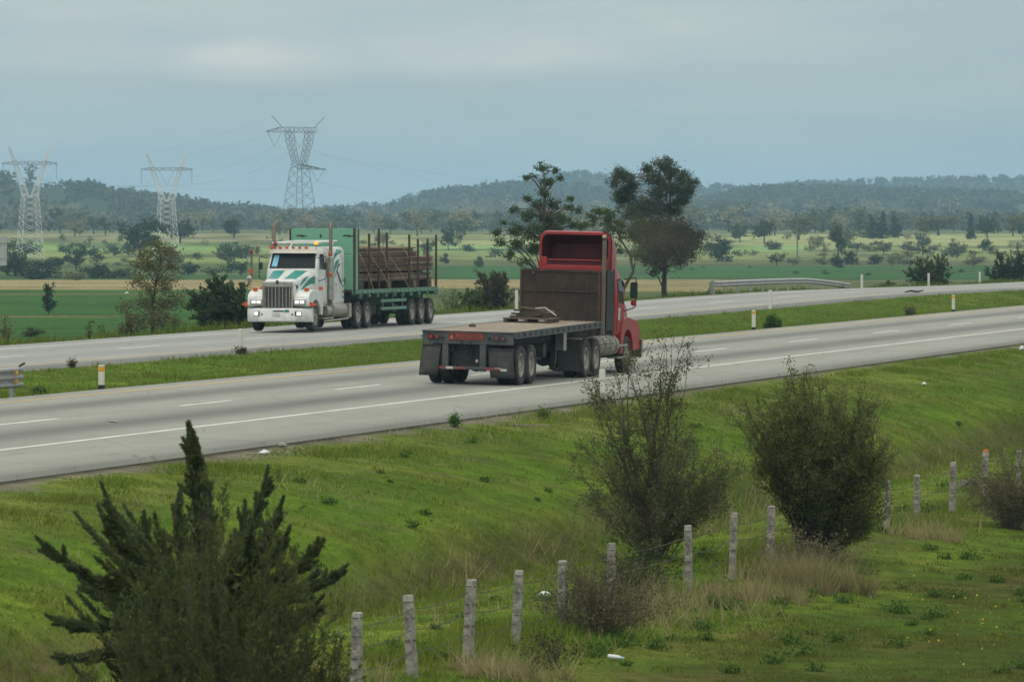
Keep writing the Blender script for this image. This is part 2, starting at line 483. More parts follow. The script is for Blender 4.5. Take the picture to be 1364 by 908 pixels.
    fc = np.where((row < 352)[..., None], fc * 1.3, fc)
    sp = fbm(X * .05, d * .02, 77)
    fc = lerp3(fc, np.array([.075, .085, .04]), sstep(.52, .70, sp) * sstep(700, 1000, d) * .7)
    hill = sstep(2150, 2500, d)
    hc = lerp3(np.broadcast_to(np.array([.045, .06, .03]), t.shape + (3,)), np.array([.30, .235, .13]), sstep(.58, .70, fbm(X * .012, z * .10 + d * .0012, 55)) * np.where(az < 500, 1, .12))
    fc = lerp3(fc, hc, hill)
    c = lerp3(c, fc, far)
    return c

def build_ground():
    Tg, Pg = np.meshgrid(T_AX, P_AX, indexing='ij')
    Z = ground_z(Tg, Pg)
    X = Tg * ST - Pg * CT; Y = Tg * CT + Pg * ST
    V = np.stack([X, Y, Z], -1).reshape(-1, 3)
    a, b = len(T_AX), len(P_AX)
    I = np.arange(a * b).reshape(a, b)
    Fc = np.stack([I[:-1, :-1], I[:-1, 1:], I[1:, 1:], I[1:, :-1]], -1).reshape(-1, 4)
    m, nt, bs, out = nt_new('turf_and_fields')
    at_ = N(nt, 'ShaderNodeAttribute', attribute_name='cover')
    c = at_.outputs['Color']
    n1 = noise(nt, 1.3, 5, .65); n2 = noise(nt, 7.0, 4, .7); n3 = noise(nt, .11, 4, .6)
    c1 = mixrgb(nt, 1.0, c, (.55, .60, .55), 'MULTIPLY')
    c = mixrgb(nt, maprange(nt, n1, .35, .62), c1, c)
    c2 = mixrgb(nt, 1.0, c, (1.45, 1.3, 1.15), 'MULTIPLY')
    c = mixrgb(nt, maprange(nt, n2, .45, .75), c, c2)
    c3 = mixrgb(nt, 1.0, c, (.72, .8, .8), 'MULTIPLY')
    c = mixrgb(nt, maprange(nt, n3, .45, .65), c, c3)
    n4 = noise(nt, .035, 5, .7); c4 = mixrgb(nt, 1.0, c, (.72, .77, .72), 'MULTIPLY')
    c = mixrgb(nt, maprange(nt, n4, .42, .62), c, c4)
    nt.links.new(c, bs.inputs['Base Color']); bs.inputs['Roughness'].default_value = .95; bs.inputs['Specular IOR Level'].default_value = .03
    bn = N(nt, 'ShaderNodeBump'); bn.inputs['Strength'].default_value = .9; bn.inputs['Distance'].default_value = .10
    nt.links.new(noise(nt, 5.0, 5, .75), bn.inputs['Height']); nt.links.new(bn.outputs[0], bs.inputs['Normal'])
    me = mesh_np('ground', V, Fc[:, ::-1], [m], smooth=True)
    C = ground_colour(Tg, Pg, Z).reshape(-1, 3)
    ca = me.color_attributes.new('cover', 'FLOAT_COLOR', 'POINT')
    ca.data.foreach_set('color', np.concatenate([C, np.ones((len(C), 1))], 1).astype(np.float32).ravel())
    o = link('ground', me)
    o['kind'] = 'structure'
    return o
build_ground()

# ------------------------------------------------------------------ highway
def road_material(name, base, bands, dark):
    m, nt, b, out = nt_new(name)
    tc = N(nt, 'ShaderNodeTexCoord'); sp = N(nt, 'ShaderNodeSeparateXYZ'); nt.links.new(tc.outputs['Object'], sp.inputs[0])
    n1 = noise(nt, .6, 5, .65, tc.outputs['Object'], (1.2, .10, 1)); n2 = noise(nt, 9, 4, .7, tc.outputs['Object']); n3 = noise(nt, .35, 4, .6, tc.outputs['Object'], (1, .5, 1))
    c = mixrgb(nt, maprange(nt, n1, .3, .7), tuple(x * .86 for x in base), tuple(x * 1.1 for x in base))
    c = mixrgb(nt, maprange(nt, n3, .4, .7, 0, .35), c, tuple(x * .8 for x in base))
    tot = None
    for pc, wd, st in bands:          # worn, oil-darkened strips along the lanes
        s = N(nt, 'ShaderNodeMath', operation='SUBTRACT'); nt.links.new(sp.outputs[0], s.inputs[0]); s.inputs[1].default_value = pc
        a = N(nt, 'ShaderNodeMath', operation='ABSOLUTE'); nt.links.new(s.outputs[0], a.inputs[0])
        r = nt.nodes.new('ShaderNodeMapRange'); r.interpolation_type = 'SMOOTHSTEP'; nt.links.new(a.outputs[0], r.inputs[0])
        r.inputs[1].default_value = 0; r.inputs[2].default_value = wd; r.inputs[3].default_value = st; r.inputs[4].default_value = 0
        if tot is None: tot = r.outputs[0]
        else:
            q = N(nt, 'ShaderNodeMath', operation='MAXIMUM'); nt.links.new(tot, q.inputs[0]); nt.links.new(r.outputs[0], q.inputs[1]); tot = q.outputs[0]
    q = N(nt, 'ShaderNodeMath', operation='MULTIPLY'); nt.links.new(tot, q.inputs[0]); nt.links.new(maprange(nt, n1, .2, .8, .65, 1.15), q.inputs[1])
    c = mixrgb(nt, q.outputs[0], c, dark)
    c = mixrgb(nt, maprange(nt, n2, .3, .7, 0, .16), c, tuple(x * .6 for x in base))
    n5 = noise(nt, .16, 5, .75, tc.outputs['Object'], (1.6, .5, 1)); c = mixrgb(nt, maprange(nt, n5, .50, .60, 0, .30), c, tuple(x * .66 for x in base))      # patched slabs
    n6 = noise(nt, 1.7, 5, .8, tc.outputs['Object'], (1, .35, 1)); c = mixrgb(nt, maprange(nt, n6, .60, .68, 0, .45), c, tuple(x * .5 for x in base))               # oil and tar spots
    vo = nt.nodes.new('ShaderNodeTexVoronoi'); vo.feature = 'DISTANCE_TO_EDGE'; vo.inputs['Scale'].default_value = .33; nt.links.new(tc.outputs['Object'], vo.inputs['Vector'])
    c = mixrgb(nt, maprange(nt, vo.outputs['Distance'], 0, .012, .5, 0), c, tuple(x * .4 for x in base))
    # slab joints
    wv = N(nt, 'ShaderNodeMath', operation='PINGPONG'); nt.links.new(sp.outputs[1], wv.inputs[0]); wv.inputs[1].default_value = 2.4
    jt = maprange(nt, wv.outputs[0], 0, .035, .35, 0)
    c = mixrgb(nt, jt, c, tuple(x * .45 for x in base))
    nt.links.new(c, b.inputs['Base Color']); b.inputs['Roughness'].default_value = .82; b.inputs['Specular IOR Level'].default_value = .25
    bn = N(nt, 'ShaderNodeBump'); bn.inputs['Strength'].default_value = .25; bn.inputs['Distance'].default_value = .01
    nt.links.new(noise(nt, 30, 3, .6, tc.outputs['Object']), bn.inputs['Height']); nt.links.new(bn.outputs[0], b.inputs['Normal'])
    return m

RT = grow_axis([(-400, 40, 20, 8), (40, 460, 4, 4), (460, 1700, 10, 40)])
def strip(name, cols, zfun, material, ts=RT, skirt=.35):
    """a carriageway as one sheet: columns of constant p, edges folded down into the ground (object axes: x = across, y = along)"""
    cols = list(cols)
    n = len(cols) + 2
    V = []
    jr = random.Random(3)
    for t in ts:
        row = [(c, zfun(t, c)) for c in cols]
        row = [(row[0][0] - .02, row[0][1] - skirt)] + row + [(row[-1][0] + .02, row[-1][1] - skirt)]
        for c, z in row: V.append((-c, t, z))
    I = np.arange(len(ts) * n).reshape(len(ts), n)
    Fc = np.stack([I[:-1, :-1], I[:-1, 1:], I[1:, 1:], I[1:, :-1]], -1).reshape(-1, 4)
    me = mesh_np(name, V, Fc, [material])
    o = link(name, me, None, (0, 0, 0), (0, 0, -TH))
    o['kind'] = 'structure'
    return o
# in the strip's own axes x = -p
conc = (.262, .268, .232)
dk = (.100, .102, .094)
rm1 = road_material('worn_concrete', conc, [(-35.5, 1.45, .95), (-39.3, 1.2, .9), (-33.0, .5, .1)], dk)
rm2 = road_material('worn_concrete_far', (.275, .283, .262), [(-55.2, 1.4, .35), (-58.8, 1.4, .4)], (.17, .176, .165))
strip('road', [P_NE, 32, P_WH, 35.4, 37.3, 39.2, P_YE, P_FE], lambda t, p: z_near_road(p), rm1)
strip('road.001', [Q_NE, Q_YE, 55, 57, 59, Q_WH, Q_FE], lambda t, p: float(z_far_road(t)), rm2)

m_line_w = mat('worn_white_line', (.60, .61, .56), .7, var=.1, scale=2, dirt=(.32, .325, .29), dirt_amt=.5, dscale=1.5)
m_line_y = mat('worn_yellow_line', (.46, .30, .09), .7, var=.15, scale=2, dirt=(.31, .26, .16), dirt_amt=.75, dscale=.9)
def paint(name, segs, zfun, material, lift=.004):
    V = []; Fc = []
    for (p0, p1, t0, t1, step) in segs:
        k = max(1, int(math.ceil((t1 - t0) / step)))
        for i in range(k + 1):
            t = t0 + (t1 - t0) * i / k
            for c in (p0, p1): V.append((-c, t, float(zfun(t, c)) + lift))
        b = len(V) - 2 * (k + 1)
        for i in range(k): Fc.append((b + 2 * i, b + 2 * i + 1, b + 2 * i + 3, b + 2 * i + 2))
    o = link(name, mesh_np(name, V, Fc, [material]), None, (0, 0, 0), (0, 0, -TH))
    o['kind'] = 'structure'
def segs_follow(p0, p1):
    return [(p0, p1, float(RT[i]), float(RT[i + 1]), 99) for i in range(len(RT) - 1)]
zr1 = lambda t, p: z_near_road(p)
def zr2(t, p):      # piecewise linear like the sheet itself
    i = int(np.clip(np.searchsorted(RT, t) - 1, 0, len(RT) - 2)); k = (t - RT[i]) / (RT[i + 1] - RT[i])
    return float(z_far_road(RT[i]) * (1 - k) + z_far_road(RT[i + 1]) * k)
paint('road_edge_line', segs_follow(P_WH, P_WH + .15), zr1, m_line_w)
paint('road_edge_line.001', segs_follow(P_YE, P_YE + .16), zr1, m_line_y)
paint('road_edge_line.002', segs_follow(Q_WH, Q_WH + .15), zr2, m_line_w)
paint('road_edge_line.003', segs_follow(Q_YE, Q_YE + .16), zr2, m_line_y)
# centre dashes: phase read from the photograph
def t_of(px, p): # along-coordinate of the point of line p seen at column px (any height)
    d = F * p / (CT * (VPX - px)); return (d - p * ST) / CT
PC1, PC2 = 37.3, 57.0
def dash_spans(p, v0, st):
    out = []
    for k in range(-9, 27):
        v1 = v0 + k * st; a, b = 3200 - 1e4 / (v1 - .32 * st), 3200 - 1e4 / v1
        if a > -2500 and b < 2250: out.append((p - .07, p + .07, t_of(a, p), t_of(b, p), 2))
    return out
paint('lane_dashes', dash_spans(PC1, 3.203, .2555), zr1, m_line_w)
paint('lane_dashes.001', dash_spans(PC2, 3.1566, .1912), zr2, m_line_w)
#PART2
# ------------------------------------------------------------------ lorry parts
def arc(cx, cy, r, a0, a1, k):
    return [(cx + r * math.cos(math.radians(a0 + (a1 - a0) * i / k)), cy + r * math.sin(math.radians(a0 + (a1 - a0) * i / k))) for i in range(k + 1)]

def tyre_profile(r, w, x0):
    h = w / 2
    q = [(-h * .80, r * .57), (-h, r * .68), (-h * 1.02, r * .84), (-h * .93, r * .955), (-h * .78, r * .99)]
    tread = [(-h * .50, r), (-h * .47, r * .975), (-h * .38, r * .975), (-h * .35, r), (-h * .06, r), (-h * .04, r * .975)]
    full = q + tread + [(-a, b) for a, b in reversed(tread)] + [(-a, b) for a, b in reversed(q)]
    return [(x0 + a, b) for a, b in full]

_wh = {}
def wheel(parent, x, y, r=.52, dual=True, front=False, rimmat='rim_dusty'):
    """x > 0: outer face looks to +x; wheels on the other side are turned half round"""
    key = (r, dual, front, rimmat)
    if key not in _wh:
        mb = MB()
        mb.lathe(tyre_profile(r, .27, 0), 40)
        if dual: mb.lathe(tyre_profile(r, .27, -.34), 40)
        ty = mb.mesh('wheel', M['rubber'], True, 40)
        rm = MB()
        if front:
            prof = [(-.10, r * .60), (.115, r * .585), (.12, r * .54), (.05, r * .50), (.06, r * .36), (.10, r * .30), (.11, r * .18), (.17, r * .17), (.18, r * .05), (.18, .001)]
        else:
            prof = [(-.44 if dual else -.1, r * .60), (.115, r * .60), (.125, r * .56), (.09, r * .52), (-.05, r * .46), (-.07, r * .34), (-.05, r * .30), (.03, r * .22), (.08, r * .20), (.09, r * .10), (.09, .001)]
        rm.lathe(prof, 32)
        for k in range(10):
            a = 2 * PI * k / 10; rr = r * (.33 if front else .38)
            rm.lathe([(.04 if front else -.08, .018), (.10 if front else -.03, .018), (.10 if front else -.03, .001)], 6, c=(0, rr * math.cos(a), rr * math.sin(a)))
        if not front:                 # hand holes show as dark dimples
            for k in range(5):
                a = 2 * PI * (k + .5) / 5; rr = r * .44
        ri = rm.mesh('rim', M[rimmat], True, 35)
        _wh[key] = (ty, ri)
    ty, ri = _wh[key]
    o = link('wheel', ty, parent, (x, y, r), (random.uniform(0, 6), 0, 0) if x > 0 else (0, 0, PI))
    link('rim', ri, o)
    return o

def bvh_of(o):
    me = o.data
    mw = o.matrix_basis
    return BVHTree.FromPolygons([mw @ v.co for v in me.vertices], [p.vertices[:] for p in me.polygons])

def decal(name, quad_uv, fn, bvh, direction, material, parent, lift=.006, nu=10, nv=6, thick=None):
    """a thin panel or paint film laid on a body: fn(u, v) gives a start point, projected along direction"""
    V = []; ok = True
    dv = Vector(direction).normalized()
    for i in range(nu + 1):
        for j in range(nv + 1):
            p = Vector(fn(i / nu, j / nv))
            h = bvh.ray_cast(p - dv * 6, dv)
            if h[0] is None:
                q = p
            else:
                n = h[1]
                if n.dot(dv) > 0: n = -n
                q = h[0] + n * lift
            V.append(q)
    fs = [(i * (nv + 1) + j, i * (nv + 1) + j + 1, (i + 1) * (nv + 1) + j + 1, (i + 1) * (nv + 1) + j) for i in range(nu) for j in range(nv)]
    mb = MB(); mb.add(V, fs)
    return mb.build(name, material, parent)

def bil(a, b, c, d):
    a, b, c, d = map(Vector, (a, b, c, d))
    return lambda u, v: (a * (1 - u) + b * u) * (1 - v) + (d * (1 - u) + c * u) * v

def text(name, body, size, material, parent, loc, rot, bold=.0, sx=1.0, depth=.004):
    cu = bpy.data.curves.new(name, 'FONT'); cu.body = body; cu.size = size; cu.align_x = 'CENTER'; cu.align_y = 'CENTER'
    cu.extrude = depth; cu.offset = bold
    tmp = bpy.data.objects.new(name, cu); COL.objects.link(tmp)
    dg = bpy.context.evaluated_depsgraph_get()
    me = bpy.data.meshes.new_from_object(tmp.evaluated_get(dg))
    bpy.data.objects.remove(tmp)
    me.materials.clear(); me.materials.append(material)
    o = link(name, me, parent, loc, rot); o.scale = (sx, 1, 1)
    return o

def annulus_lamp(parent, name, x, y, z, r, material, facing=-1):
    mb = MB(); mb.lathe([(0, r * 1.18), (facing * .03, r * 1.18), (facing * .03, r)], 18, 'y', c=(x, y, z))
    o = mb.build(name, M['chassis'], parent, True)
    ml = MB(); ml.lathe([(facing * .012, r), (facing * .028, r * .75), (facing * .034, .001)], 18, 'y', c=(x, y, z))
    ml.build('lens', M[material], o, True)
    return o

def mirror_set(parent, x, y, z0, sgn, armcol='black', ks=1.0):
    mb = MB()
    mb.tube([(sgn * x, y, z0 + .72), (sgn * (x + .34), y + .03, z0 + .78), (sgn * (x + .36), y + .03, z0 + .70), (sgn * (x + .36), y + .03, z0 - .02), (sgn * (x + .30), y + .03, z0 - .08), (sgn * x, y, z0 - .18)], .018, 6)
    o = mb.build('mirror_bracket', M[armcol], parent, True)
    h = MB(); h.loft([[(sgn * (x + .30) + a, yy, z0 + .42 + b) for a, b in rrect(.21 * k * ks, .46 * k * ks, .05 * k * ks)] for yy, k in ((y - .02, 1), (y + .05, 1), (y + .10, .8))])
    mh = h.build('mirror', M['black'], o, True, angle=50)
    return o, mh

# ---------------------------------------------------------------- red flatbed lorry, driving away
def red_truck():
    pc = 35.46; t0 = 131.9
    loc = W(t0, pc, z_near_road(pc) + .004)
    root = empty('flatbed_truck', loc, -TH)
    root.rotation_euler = (0, .0235, -TH); root.scale = (.968, 1, 1)
    tag(root, 'empty grimy flatbed truck with red cab and tall rusty headboard, driving away', 'truck')
    dz = lambda y: 1.385 + .0125 * y            # deck rises a little to the front
    Lh = 9.78
    # deck of planks
    deck = MB()
    deck.prism([(0.0, dz(0) - .06), (Lh, dz(Lh) - .06), (Lh, dz(Lh)), (0.0, dz(0))], -1.21, 1.21, 'x')
    deck.build('deck', M['plank'], root)
    for sx in (-1, 1):
        rail = MB()
        a, b = sx * 1.213, sx * 1.275
        rail.prism([(.02, dz(0) - .15), (Lh, dz(Lh) - .15), (Lh, dz(Lh) + .008), (.02, dz(0) + .008)], a, b, 'x')
        for k in range(16):
            y = .45 + k * .6
            rail.bb(sx * 1.277, sx * 1.315, y, y + .13, dz(y) - .145, dz(y) - .01)
        rail.prism([(.02, dz(0) - .165), (Lh, dz(Lh) - .165), (Lh, dz(Lh) - .135), (.02, dz(0) - .135)], sx * 1.318, sx * 1.330, 'x')
        rail.build('side_rail', M['slate'], root, bevel=.006)
    # chassis
    ch = MB()
    for sx in (-1, 1):
        ch.prism([(.12, .86), (2.6, .86), (6.3, .98), (9.4, 1.12), (9.4, dz(9.4) - .08), (.12, dz(0) - .08)], sx * .46 - .045, sx * .46 + .045, 'x')
        ch.prism([(.12, .84), (2.6, .84), (6.3, .96), (9.4, 1.10), (9.4, 1.12), (6.3, .98), (2.6, .86), (.12, .86)], sx * .46 - .09, sx * .46 + .09, 'x')
    for k in range(20):
        y = .5 + k * .475
        ch.bb(-1.2, 1.2, y, y + .06, dz(y) - .17, dz(y) - .063)
    for y in (.95, 2.05):      # axle beams, springs
        ch.lathe([(-1.0, .07), (1.0, .07)], 10, 'x', c=(0, y, .52)); ch.lathe([(-.16, .02), (-.14, .2), (.14, .2), (.16, .02)], 12, 'y', c=(0, y, .52))
        for sx in (-1, 1): ch.bb(sx * .46 - .04, sx * .46 + .04, y - .5, y + .5, .60, .68)
    ch.bb(-1.05, -.5, 3.1, 3.7, .72, 1.05); ch.lathe([(-.55, .02), (-.5, .19), (.5, .19), (.55, .02)], 14, 'x', c=(.5, 4.3, .82))
    ch.lathe([(-.55, .02), (-.5, .17), (.5, .17), (.55, .02)], 14, 'x', c=(.45, 3.3, .68))
    ch.bb(-.42, .42, 6.9, 14.8, .78, .98)                      # tractor frame rails
    for sx in (-1, 1): ch.bb(sx * .43 - .05, sx * .43 + .05, 7.0, 15.0, .72, 1.0)
    for y in (8.1, 9.25):
        ch.lathe([(-1.0, .09), (1.0, .09)], 10, 'x', c=(0, y, .52)); ch.lathe([(-.2, .02), (-.17, .24), (.17, .24), (.2, .02)], 12, 'y', c=(0, y, .52))
    ch.bb(-1.06, 1.06, 11.82, 11.93, .92, 1.55)
    ch.bb(-.46, .46, 11.2, 14.7, .40, .777); ch.bb(-1.0, 1.0, 12.0, 13.0, .86, 1.0); ch.lathe([(-.98, .07), (.98, .07)], 10, 'x', c=(0, 13.3, .5)); ch.bb(-.9, .9, 2.75, 3.05, .55, .8); ch.bb(-.62, .62, 4.9, 5.5, .55, .85)  # low engine, floor and tank boxes added to deepen the shadow underneath
    ch.bb(-.5, .5, 8.2, 9.2, 1.0, 1.24)                        # fifth wheel
    ch.build('chassis', M['chassis'], root, bevel=.006)
    for sx in (-1, 1):
        lg = MB(); lg.bb(sx * .80 - .07, sx * .80 + .07, 6.0, 6.14, .42, 1.25); lg.bb(sx * .80 - .045, sx * .80 + .045, 6.02, 6.12, .30, .44); lg.bb(sx * .80 - .12, sx * .80 + .12, 5.93, 6.21, .27, .30)
        lg.tube([(sx * .80, 6.06, .6), (sx * .5, 6.9, 1.05)], .03, 6)
        lg.build('landing_leg', M['chassis'], root, bevel=.005)
    # grey plate hanging behind the landing gear
    pl = MB(); pl.bb(.96, 1.25, 5.70, 5.74, .80, 1.28); pl.bb(1.22, 1.25, 5.44, 5.70, .80, 1.28)
    pl.build('hanging_plate', mat('grey_plate', (.25, .26, .26), .6, var=.15, dirt=(.14, .13, .12), dirt_amt=.5, dscale=4), root)
    for y in (.95, 2.05):
        for sx in (-1, 1): wheel(root, sx * 1.115, y)
    for y in (8.1, 9.25):
        for sx in (-1, 1): wheel(root, sx * 1.115, y)
    for sx in (-1, 1): wheel(root, sx * 1.01, 13.30, front=True, dual=False)
    # headboard
    hb = MB(); zb, zt = dz(Lh) + .0, 2.90
    hb.bb(-1.17, 1.17, Lh - .04, Lh + .03, zb - .1, zt)
    for k in range(4): hb.bb(-1.15, 1.15, Lh + .033, Lh + .075, zb + .1 + k * .42, zb + .16 + k * .42)
    hbo = hb.build('headboard', M['rust'], root, bevel=.006)
    fr = MB()
    for x in (-1.155, 1.155): fr.bb(x - .03, x + .03, Lh - .075, Lh - .043, zb + .003, zt + .01)
    fr.bb(-1.122, 1.122, Lh - .068, Lh - .043, zt - .04, zt + .012); fr.bb(-1.122, 1.122, Lh - .062, Lh - .043, zb + .8, zb + .83)
    for x in (-.72, -.22, .28, .78): fr.bb(x - .012, x + .012, Lh - .056, Lh - .043, zb + .01, zt - .045)
    fr.build('frame', M['rustpost'], hbo)
    bp = MB(); bp.bb(-.84, -.73, Lh - .085, Lh - .046, zt - .13, zt - .05); bp.build('light_socket', M['chassis'], hbo)
    bp = MB(); bp.lathe([(0, .014), (-.01, .010), (-.012, .001)], 8, 'y', c=(-.80, Lh - .087, zt - .08)); bp.build('lens', M['tapewhite'], hbo)
    # rear sill with sign and lamps
    sill = MB(); sill.bb(-1.26, 1.26, -.06, .015, dz(0) - .33, dz(0) + .004); sill.bb(-1.275, 1.275, -.085, .0, dz(0) - .028, dz(0) + .012)
    so = sill.build('rear_sill', M['slate'], root, bevel=.008)
    zl = dz(0) - .155
    for x, m_ in ((-1.03, 'redlamp'), (-.86, 'redlamp'), (-.70, 'chassis'), (.60, 'chassis'), (.80, 'dimlamp'), (.98, 'dimlamp')):
        annulus_lamp(so, 'tail_lamp', x, -.062, zl - (.0 if x < 0 else .01), .068 if abs(x) > .75 else .04, m_)
    sg = MB(); sg.bb(-.52, .46, -.078, -.064, zl - .065, zl + .118)
    sgo = sg.build('warning_sign', M['signred'], so)
    tr = MB(); tr.prism([(-.50, zl - .035), (-.38, zl - .035), (-.44, zl + .075)], -.088, -.080, 'y'); tr.build('warning_triangle', M['orange'], sgo)
    text('lettering', 'PRECAUCION', .155, M['signdark'], sgo, (.055, -.084, zl + .024), (PI / 2, 0, 0), .004, .80)
    bd = MB(); bd.bb(-.52, .46, -.084, -.0785, zl + .106, zl + .118); bd.bb(-.52, .46, -.084, -.0785, zl - .065, zl - .053); bd.build('border', M['signdark'], sgo)
    hk = MB()
    for x in (-.16, .08):
        hk = MB(); hk.lathe([(0, .03), (-.03, .028), (-.03, .012)], 12, 'y', c=(x, -.062, dz(0) - .285)); hk.build('socket', M['black'], so, True)
    ho = MB(); ho.tube([(-1.24, -.02, dz(0) - .33), (-1.25, -.04, dz(0) - .40), (-1.20, -.05, dz(0) - .42)], .018, 6); ho.build('rope_hook', M['chassis'], so, True)
    # uprights, rear box and impact bar
    up = MB()
    for x in (-.62, .42):
        up = MB(); up.bb(x - .085, x + .085, -.05, .09, .36, dz(0) - .332); up.build('rear_upright', M['slate'], root, bevel=.012)
    bx = MB(); bx.bb(-.52, .33, .25, .32, .48, 1.04); bx.lathe([(0, .11), (-.05, .10), (-.06, .04), (-.12, .03), (-.12, .001)], 16, 'y', c=(-.02, .245, .86)); bx.bb(-.3, .28, .18, .25, .46, .58)
    bx.build('rear_crossmember', M['chassis'], root, bevel=.01)
    lt = MB(); lt.bb(.18, .25, .13, .178, .58, .66); lt.build('plate_lamp', M['tapewhite'], root, bevel=.008)
    bar = MB(); bar.bb(-1.23, .98, -.075, -.003 - .048, .395, .475)
    bo = bar.build('impact_bar', M['slate'], root, bevel=.008)
    xs = -1.22; k = 0
    for wd, c in ((.24, 'w'), (.40, 'r'), (.20, 'w'), (.38, 'r'), (.47, None), (.30, 'r'), (.0, None), (.18, 'w')):
        if c and wd:
            tb = MB(); tb.bb(xs, xs + wd - .01, -.081, -.076, .405, .465); tb.build('reflective_tape', M['tapewhite' if c == 'w' else 'tapered'], bo)
        xs += wd
    # mud flaps
    for x0, x1, y, z0, z1, tilt in ((-1.26, -.74, -.02, .22, .98, .06), (.56, 1.24, .03, .20, .92, -.10)):
        fl = MB()
        n = 6; V = []
        for j in range(7):
            k = j / 6; yy = y - .05 * math.sin(k * PI) - .10 * k
            for i in range(2):
                x = (x0, x1)[i] + tilt * -k
                V.append((x, yy, z1 + (z0 - z1) * k))
        fl.add(V, [(2 * j, 2 * j + 1, 2 * j + 3, 2 * j + 2) for j in range(6)])
        fo = fl.build('mud_flap', M['flap'], root, True); md = fo.modifiers.new('thick', 'SOLIDIFY'); md.thickness = .012
        rb = MB(); rb.bb(min(x0, x1), max(x0, x1), y - .01, y + .05, z1 - .005, z1 + .05); rb.build('bracket', M['chassis'], fo)
        if x0 > 0:
            tb = MB(); tb.bb(x0 + .06, x0 + .36, y - .125, y - .119, .39, .45); tb.build('reflective_tape', M['tapered'], fo)
            tb = MB(); tb.bb(x0 + .38, x0 + .55, y - .125, y - .119, .38, .44); tb.build('reflective_tape', M['tapewhite'], fo)
    for sx in (-1, 1):       # behind the driving axles
        fl = MB(); fl.box((sx * .93, 7.35, .62), (.66, .014, .86)); fo = fl.build('mud_flap', M['flap'], root)
        rb = MB(); rb.bb(sx * .45, sx * 1.27, 7.33, 7.39, 1.052, 1.10); rb.build('bracket', M['alu'], fo)
    # quarter fenders over the drive wheels
    # ---- cab
    yb, yf = 11.95, 13.05
    cab = MB()
    secs = []
    for z, hw, y0, y1, r in ((1.02, 1.02, yb + .05, yf - .05, .06), (1.12, 1.09, yb, yf, .08), (1.9, 1.11, yb, yf, .10), (2.32, 1.10, yb, yf - .02, .12), (2.72, 1.05, yb, yf - .32, .14), (2.98, 1.00, yb + .02, yf - .52, .16), (3.08, .90, yb + .12, yf - .66, .16)):
        pts = rrect(2 * hw, y1 - y0, r, 4)
        secs.append([(px, (y0 + y1) / 2 + py, z) for px, py in pts])
    cab.loft(secs)
    co = cab.build('cab', M['red'], root, True, angle=30)
    bv = bvh_of(co)
    for sx in (-1, 1):
        d = decal('door', None, bil((sx * 1.3, yf - .90, 1.14), (sx * 1.3, yf - .12, 1.14), (sx * 1.3, yf - .16, 2.28), (sx * 1.3, yf - .90, 2.28)), bv, (-sx, 0, 0), M['red'], co, .012)
        s_ = d.modifiers.new('t', 'SOLIDIFY'); s_.thickness = .012; s_.offset = 0
        w_ = decal('side_window', None, bil((sx * 1.3, yf - .84, 2.02), (sx * 1.3, yf - .16, 1.93), (sx * 1.3, yf - .42, 2.66), (sx * 1.3, yf - .82, 2.66)), bv, (-sx, 0, 0), M['glass'], co, .02)
        hd = MB(); hd.bb(sx * 1.115, sx * 1.15, yf - .93, yf - .79, 1.70, 1.745); hd.build('door_handle', M['chrome'], d, bevel=.006)
        sk = decal('door_sticker', None, bil((sx * 1.3, yf - .86, 1.50), (sx * 1.3, yf - .60, 1.50), (sx * 1.3, yf - .60, 1.84), (sx * 1.3, yf - .86, 1.84)), bv, (-sx, 0, 0), M['tapewhite'], d, .021)
        st = MB(); st.bb(sx * .85, sx * 1.2, yb + .1, yf + .1, .42, .47); st.bb(sx * .85, sx * 1.2, yb + .1, yf + .1, .76, .81); st.build('step', M['alu'], root, bevel=.008)
        sv = MB(); sv.prism([(yf - .30, 2.62), (yf - .06, 2.50), (yf - .08, 2.44), (yf - .34, 2.58)], sx * 1.05, sx * 1.11, 'x'); sv.build('window_visor', M['black'], co)
    ws = decal('windscreen', None, bil((-.88, 14, 2.34), (.88, 14, 2.34), (.82, 14, 2.88), (-.82, 14, 2.88)), bv, (0, -1, 0), M['glass'], co, .008)
    rw = decal('rear_window', None, bil((-.5, 11.5, 1.95), (.5, 11.5, 1.95), (.5, 11.5, 2.5), (-.5, 11.5, 2.5)), bv, (0, 1, 0), M['glass'], co, .008)
    # dark side extenders between cab and trailer
    for sx in (-1, 1):
        ex = MB(); ex.bb(sx * 1.03, sx * 1.07, 11.02, 11.94, 1.22, 2.93); ex.build('side_extender', M['black'], co, bevel=.01)
    # hollow roof deflector, open to the back
    def sect(y, w, z0, z1, r, k=6):
        pts = []
        for cx, cz, a0 in ((w / 2 - r, z1 - r, 0), (-w / 2 + r, z1 - r, 90)):
            for i in range(k + 1):
                a = math.radians(a0 + 90 * i / k); pts.append((cx + r * math.cos(a), y, cz + r * math.sin(a)))
        pts += [(-w / 2, y, z0), (w / 2, y, z0)]
        return pts
    fa = MB()
    outer = [(11.35, 2.12, 2.86, 3.955, .22), (11.42, 2.15, 2.86, 3.985, .26), (11.8, 2.13, 2.90, 3.95, .32), (12.25, 2.02, 2.94, 3.76, .34), (12.60, 1.88, 2.96, 3.42, .22), (12.85, 1.75, 2.97, 3.10, .05)]
    so_ = [sect(*q) for q in outer]
    inner = [sect(11.35, 1.99, 3.17, 3.885, .19), sect(11.85, 1.93, 3.17, 3.85, .22), sect(12.2, 1.80, 3.16, 3.62, .22)]
    n0 = len(so_[0])
    fa.loft(list(reversed(so_)), (True, False)); base = len(fa.v) - n0
    fa2 = MB(); fa2.loft(inner, (False, True))
    # rim joins the outer and inner outlines
    b2 = len(fa.v); fa.add(inner[0], [])
    fa.f += [(base + k, base + (k + 1) % n0, b2 + (k + 1) % n0, b2 + k) for k in range(n0)]; fa.m += [0] * n0
